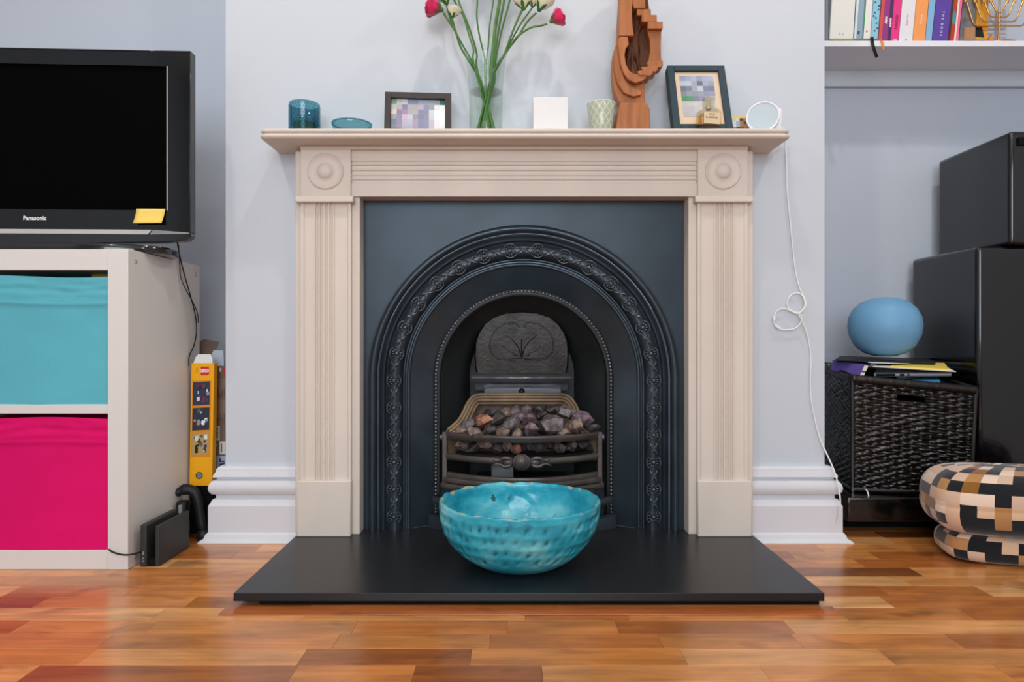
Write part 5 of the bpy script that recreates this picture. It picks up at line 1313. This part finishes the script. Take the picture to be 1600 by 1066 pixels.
for u0, u1 in ((.03, .28), (.34, .40), (.44, .462)):
    p, q = A.lerp(B, u0), A.lerp(B, u1); off = Vector((0, -.0008, -.0062)); h_ = Vector((0, 0, .0028 if u0 > .1 else .0035))
    MB().hexa([p+off-h_, q+off-h_, q+off-h_+Vector((0, .004, 0)), p+off-h_+Vector((0, .004, 0)), p+off+h_, q+off+h_, q+off+h_+Vector((0, .004, 0)), p+off+h_+Vector((0, .004, 0))]).build('port', 'matte_black', t)
slab('paper_sheet', [(1363, 573, 2.03), (1494, 581, 1.985), (1470, 569, 2.16), (1372, 568, 2.2)], .0008, 'white_paper', 'white paper sheet sticking out between laptop and yellow envelope', 'paper', bev=0)
slab('envelope', [(1391, 572, 2.04), (1483, 577, 2.00), (1476, 567, 2.14), (1400, 566, 2.18)], .0062, 'yellow_paper', 'yellow envelope on the papers in the wicker basket', 'envelope', bev=.0008)
slab('paper_sheet', [(1356, 566, 2.06), (1400, 568, 2.05), (1470, 567, 2.18), (1365, 563, 2.22)], .0012, 'white_paper', 'cream paper stack tucked above the yellow envelope', 'paper', bev=0)
slab('document_folder', [(1306, 561, 2.10), (1462, 566, 2.08), (1450, 560, 2.27), (1312, 556.5, 2.30)], .006, 'black_plastic', 'wide black folder on top of the basket beneath the blue ball', 'folder')
def purple_box():
    c = W(1330, 575, 2.08)
    t = thing('purple_box', 'tilted purple box with two pale end squares at the left of the basket', 'box', c)
    q = [W(1301, 563, 2.16), W(1357, 571, 2.06), W(1347, 592, 2.05), W(1297, 578, 2.15)]
    d = Vector((.06, .10, .004)); 
    MB().hexa([q[3], q[2], q[2]+d, q[3]+d, q[0], q[1], q[1]+d, q[0]+d]).build('carton', 'purple_card', t, bevel=.0015)
    pr = MB(); n = Vector((0, -.0014, 0)); A_, B_ = q[1]+n, q[2]+n; L_ = (q[0]-q[1]).normalized()*.012
    for u0, u1 in ((.05, .44), (.56, .97)): pr.quad(A_.lerp(B_, u0), A_.lerp(B_, u1), A_.lerp(B_, u1)+L_, A_.lerp(B_, u0)+L_, 'ece4c0')
    pr.build('end_label', 'print', t, fix=False)
purple_box()
# pale blue ball speaker
c = W(1382, 511.5, 2.13); rb_ = 53*2.13/F
t = thing('ball_speaker', 'matt light blue ball shaped speaker resting on the basket contents', 'speaker', (c.x, c.y, c.z-.09))
MB().lathe([(0, -.0915), (.030, -.0900), (.060, -.080), (.085, -.058), (.101, -.024), (.1050, .004), (.1020, .030), (.090, .056), (.068, .078), (.038, .0895), (.012, .0925), (0, .0928)], 48, Matrix.Translation(c)).build('shell', 'ball_blue', t, ang=80)
M = Matrix.Translation(c) @ Vector((0.004, -1.0, .01)).to_track_quat('Z', 'Y').to_matrix().to_4x4()
MB().lathe([(.0042, .1046), (.0034, .1054), (0, .1054)], 16, M).build('button', 'ball_blue', t)

# ------------------------------------------------------------------ checked footstool
def stool():
    c = Vector((1.386, 1.745, 0)); t = thing('footstool', 'low upholstered footstool in black, cream and brown checks at the lower right', 'footstool', c, rz=math.radians(-14))
    def body(prof, hx, hy, name, off):
        n = 128; me_b = MB(); rows = []; uv = []
        for r, z in prof:
            row = []
            for i in range(n+1):
                a = 2*PI*i/n-PI*.75; e = .42
                ca, sa = math.cos(a), math.sin(a)
                x = (hx-.05+r)*math.copysign(abs(ca)**e, ca); y = (hy-.05+r)*math.copysign(abs(sa)**e, sa)
                row.append(len(me_b.v)); me_b.v.append(Vector((x, y, z)))
            rows.append(row)
        # arc length parameters
        per = [0]; mid = rows[len(rows)//2]
        for i in range(n): per.append(per[-1]+(me_b.v[mid[i+1]]-me_b.v[mid[i]]).length)
        ht = [0]
        for A, B in zip(prof, prof[1:]): ht.append(ht[-1]+math.hypot(A[0]-B[0], A[1]-B[1]))
        uvs = {}
        for j, row in enumerate(rows):
            for i, v in enumerate(row): uvs[v] = (per[i]/.036+off, ht[j]/.0300+.2)
        for j in range(len(rows)-1):
            for i in range(n): me_b.f.append((rows[j][i], rows[j][i+1], rows[j+1][i+1], rows[j+1][i])); me_b.c.append(None)
        o = me_b.build(name, 'mosaic_fabric', t, local=True, ang=80, fix=False)
        ul = o.data.uv_layers.new(name='UVMap')
        for l in o.data.loops: ul.data[l.index].uv = uvs[l.vertex_index]
        o.modifiers.new('Subsurf', 'SUBSURF').levels = 1
        return o
    body([(-.10, .002), (.000, .003), (.016, .010), (.022, .024), (.022, .045), (.016, .062), (.002, .072), (-.02, .076), (-.1, .077)], .285, .125, 'base', 0)
    body([(-.03, .068), (.006, .073), (.030, .083), (.046, .100), (.053, .125), (.0525, .140), (.0505, .1455), (.053, .152), (.052, .176), (.044, .200), (.028, .220), (.002, .233), (-.03, .239), (-.07, .2415), (-.10, .242)], .285, .125, 'cushion', 40)
    o = t
stool()
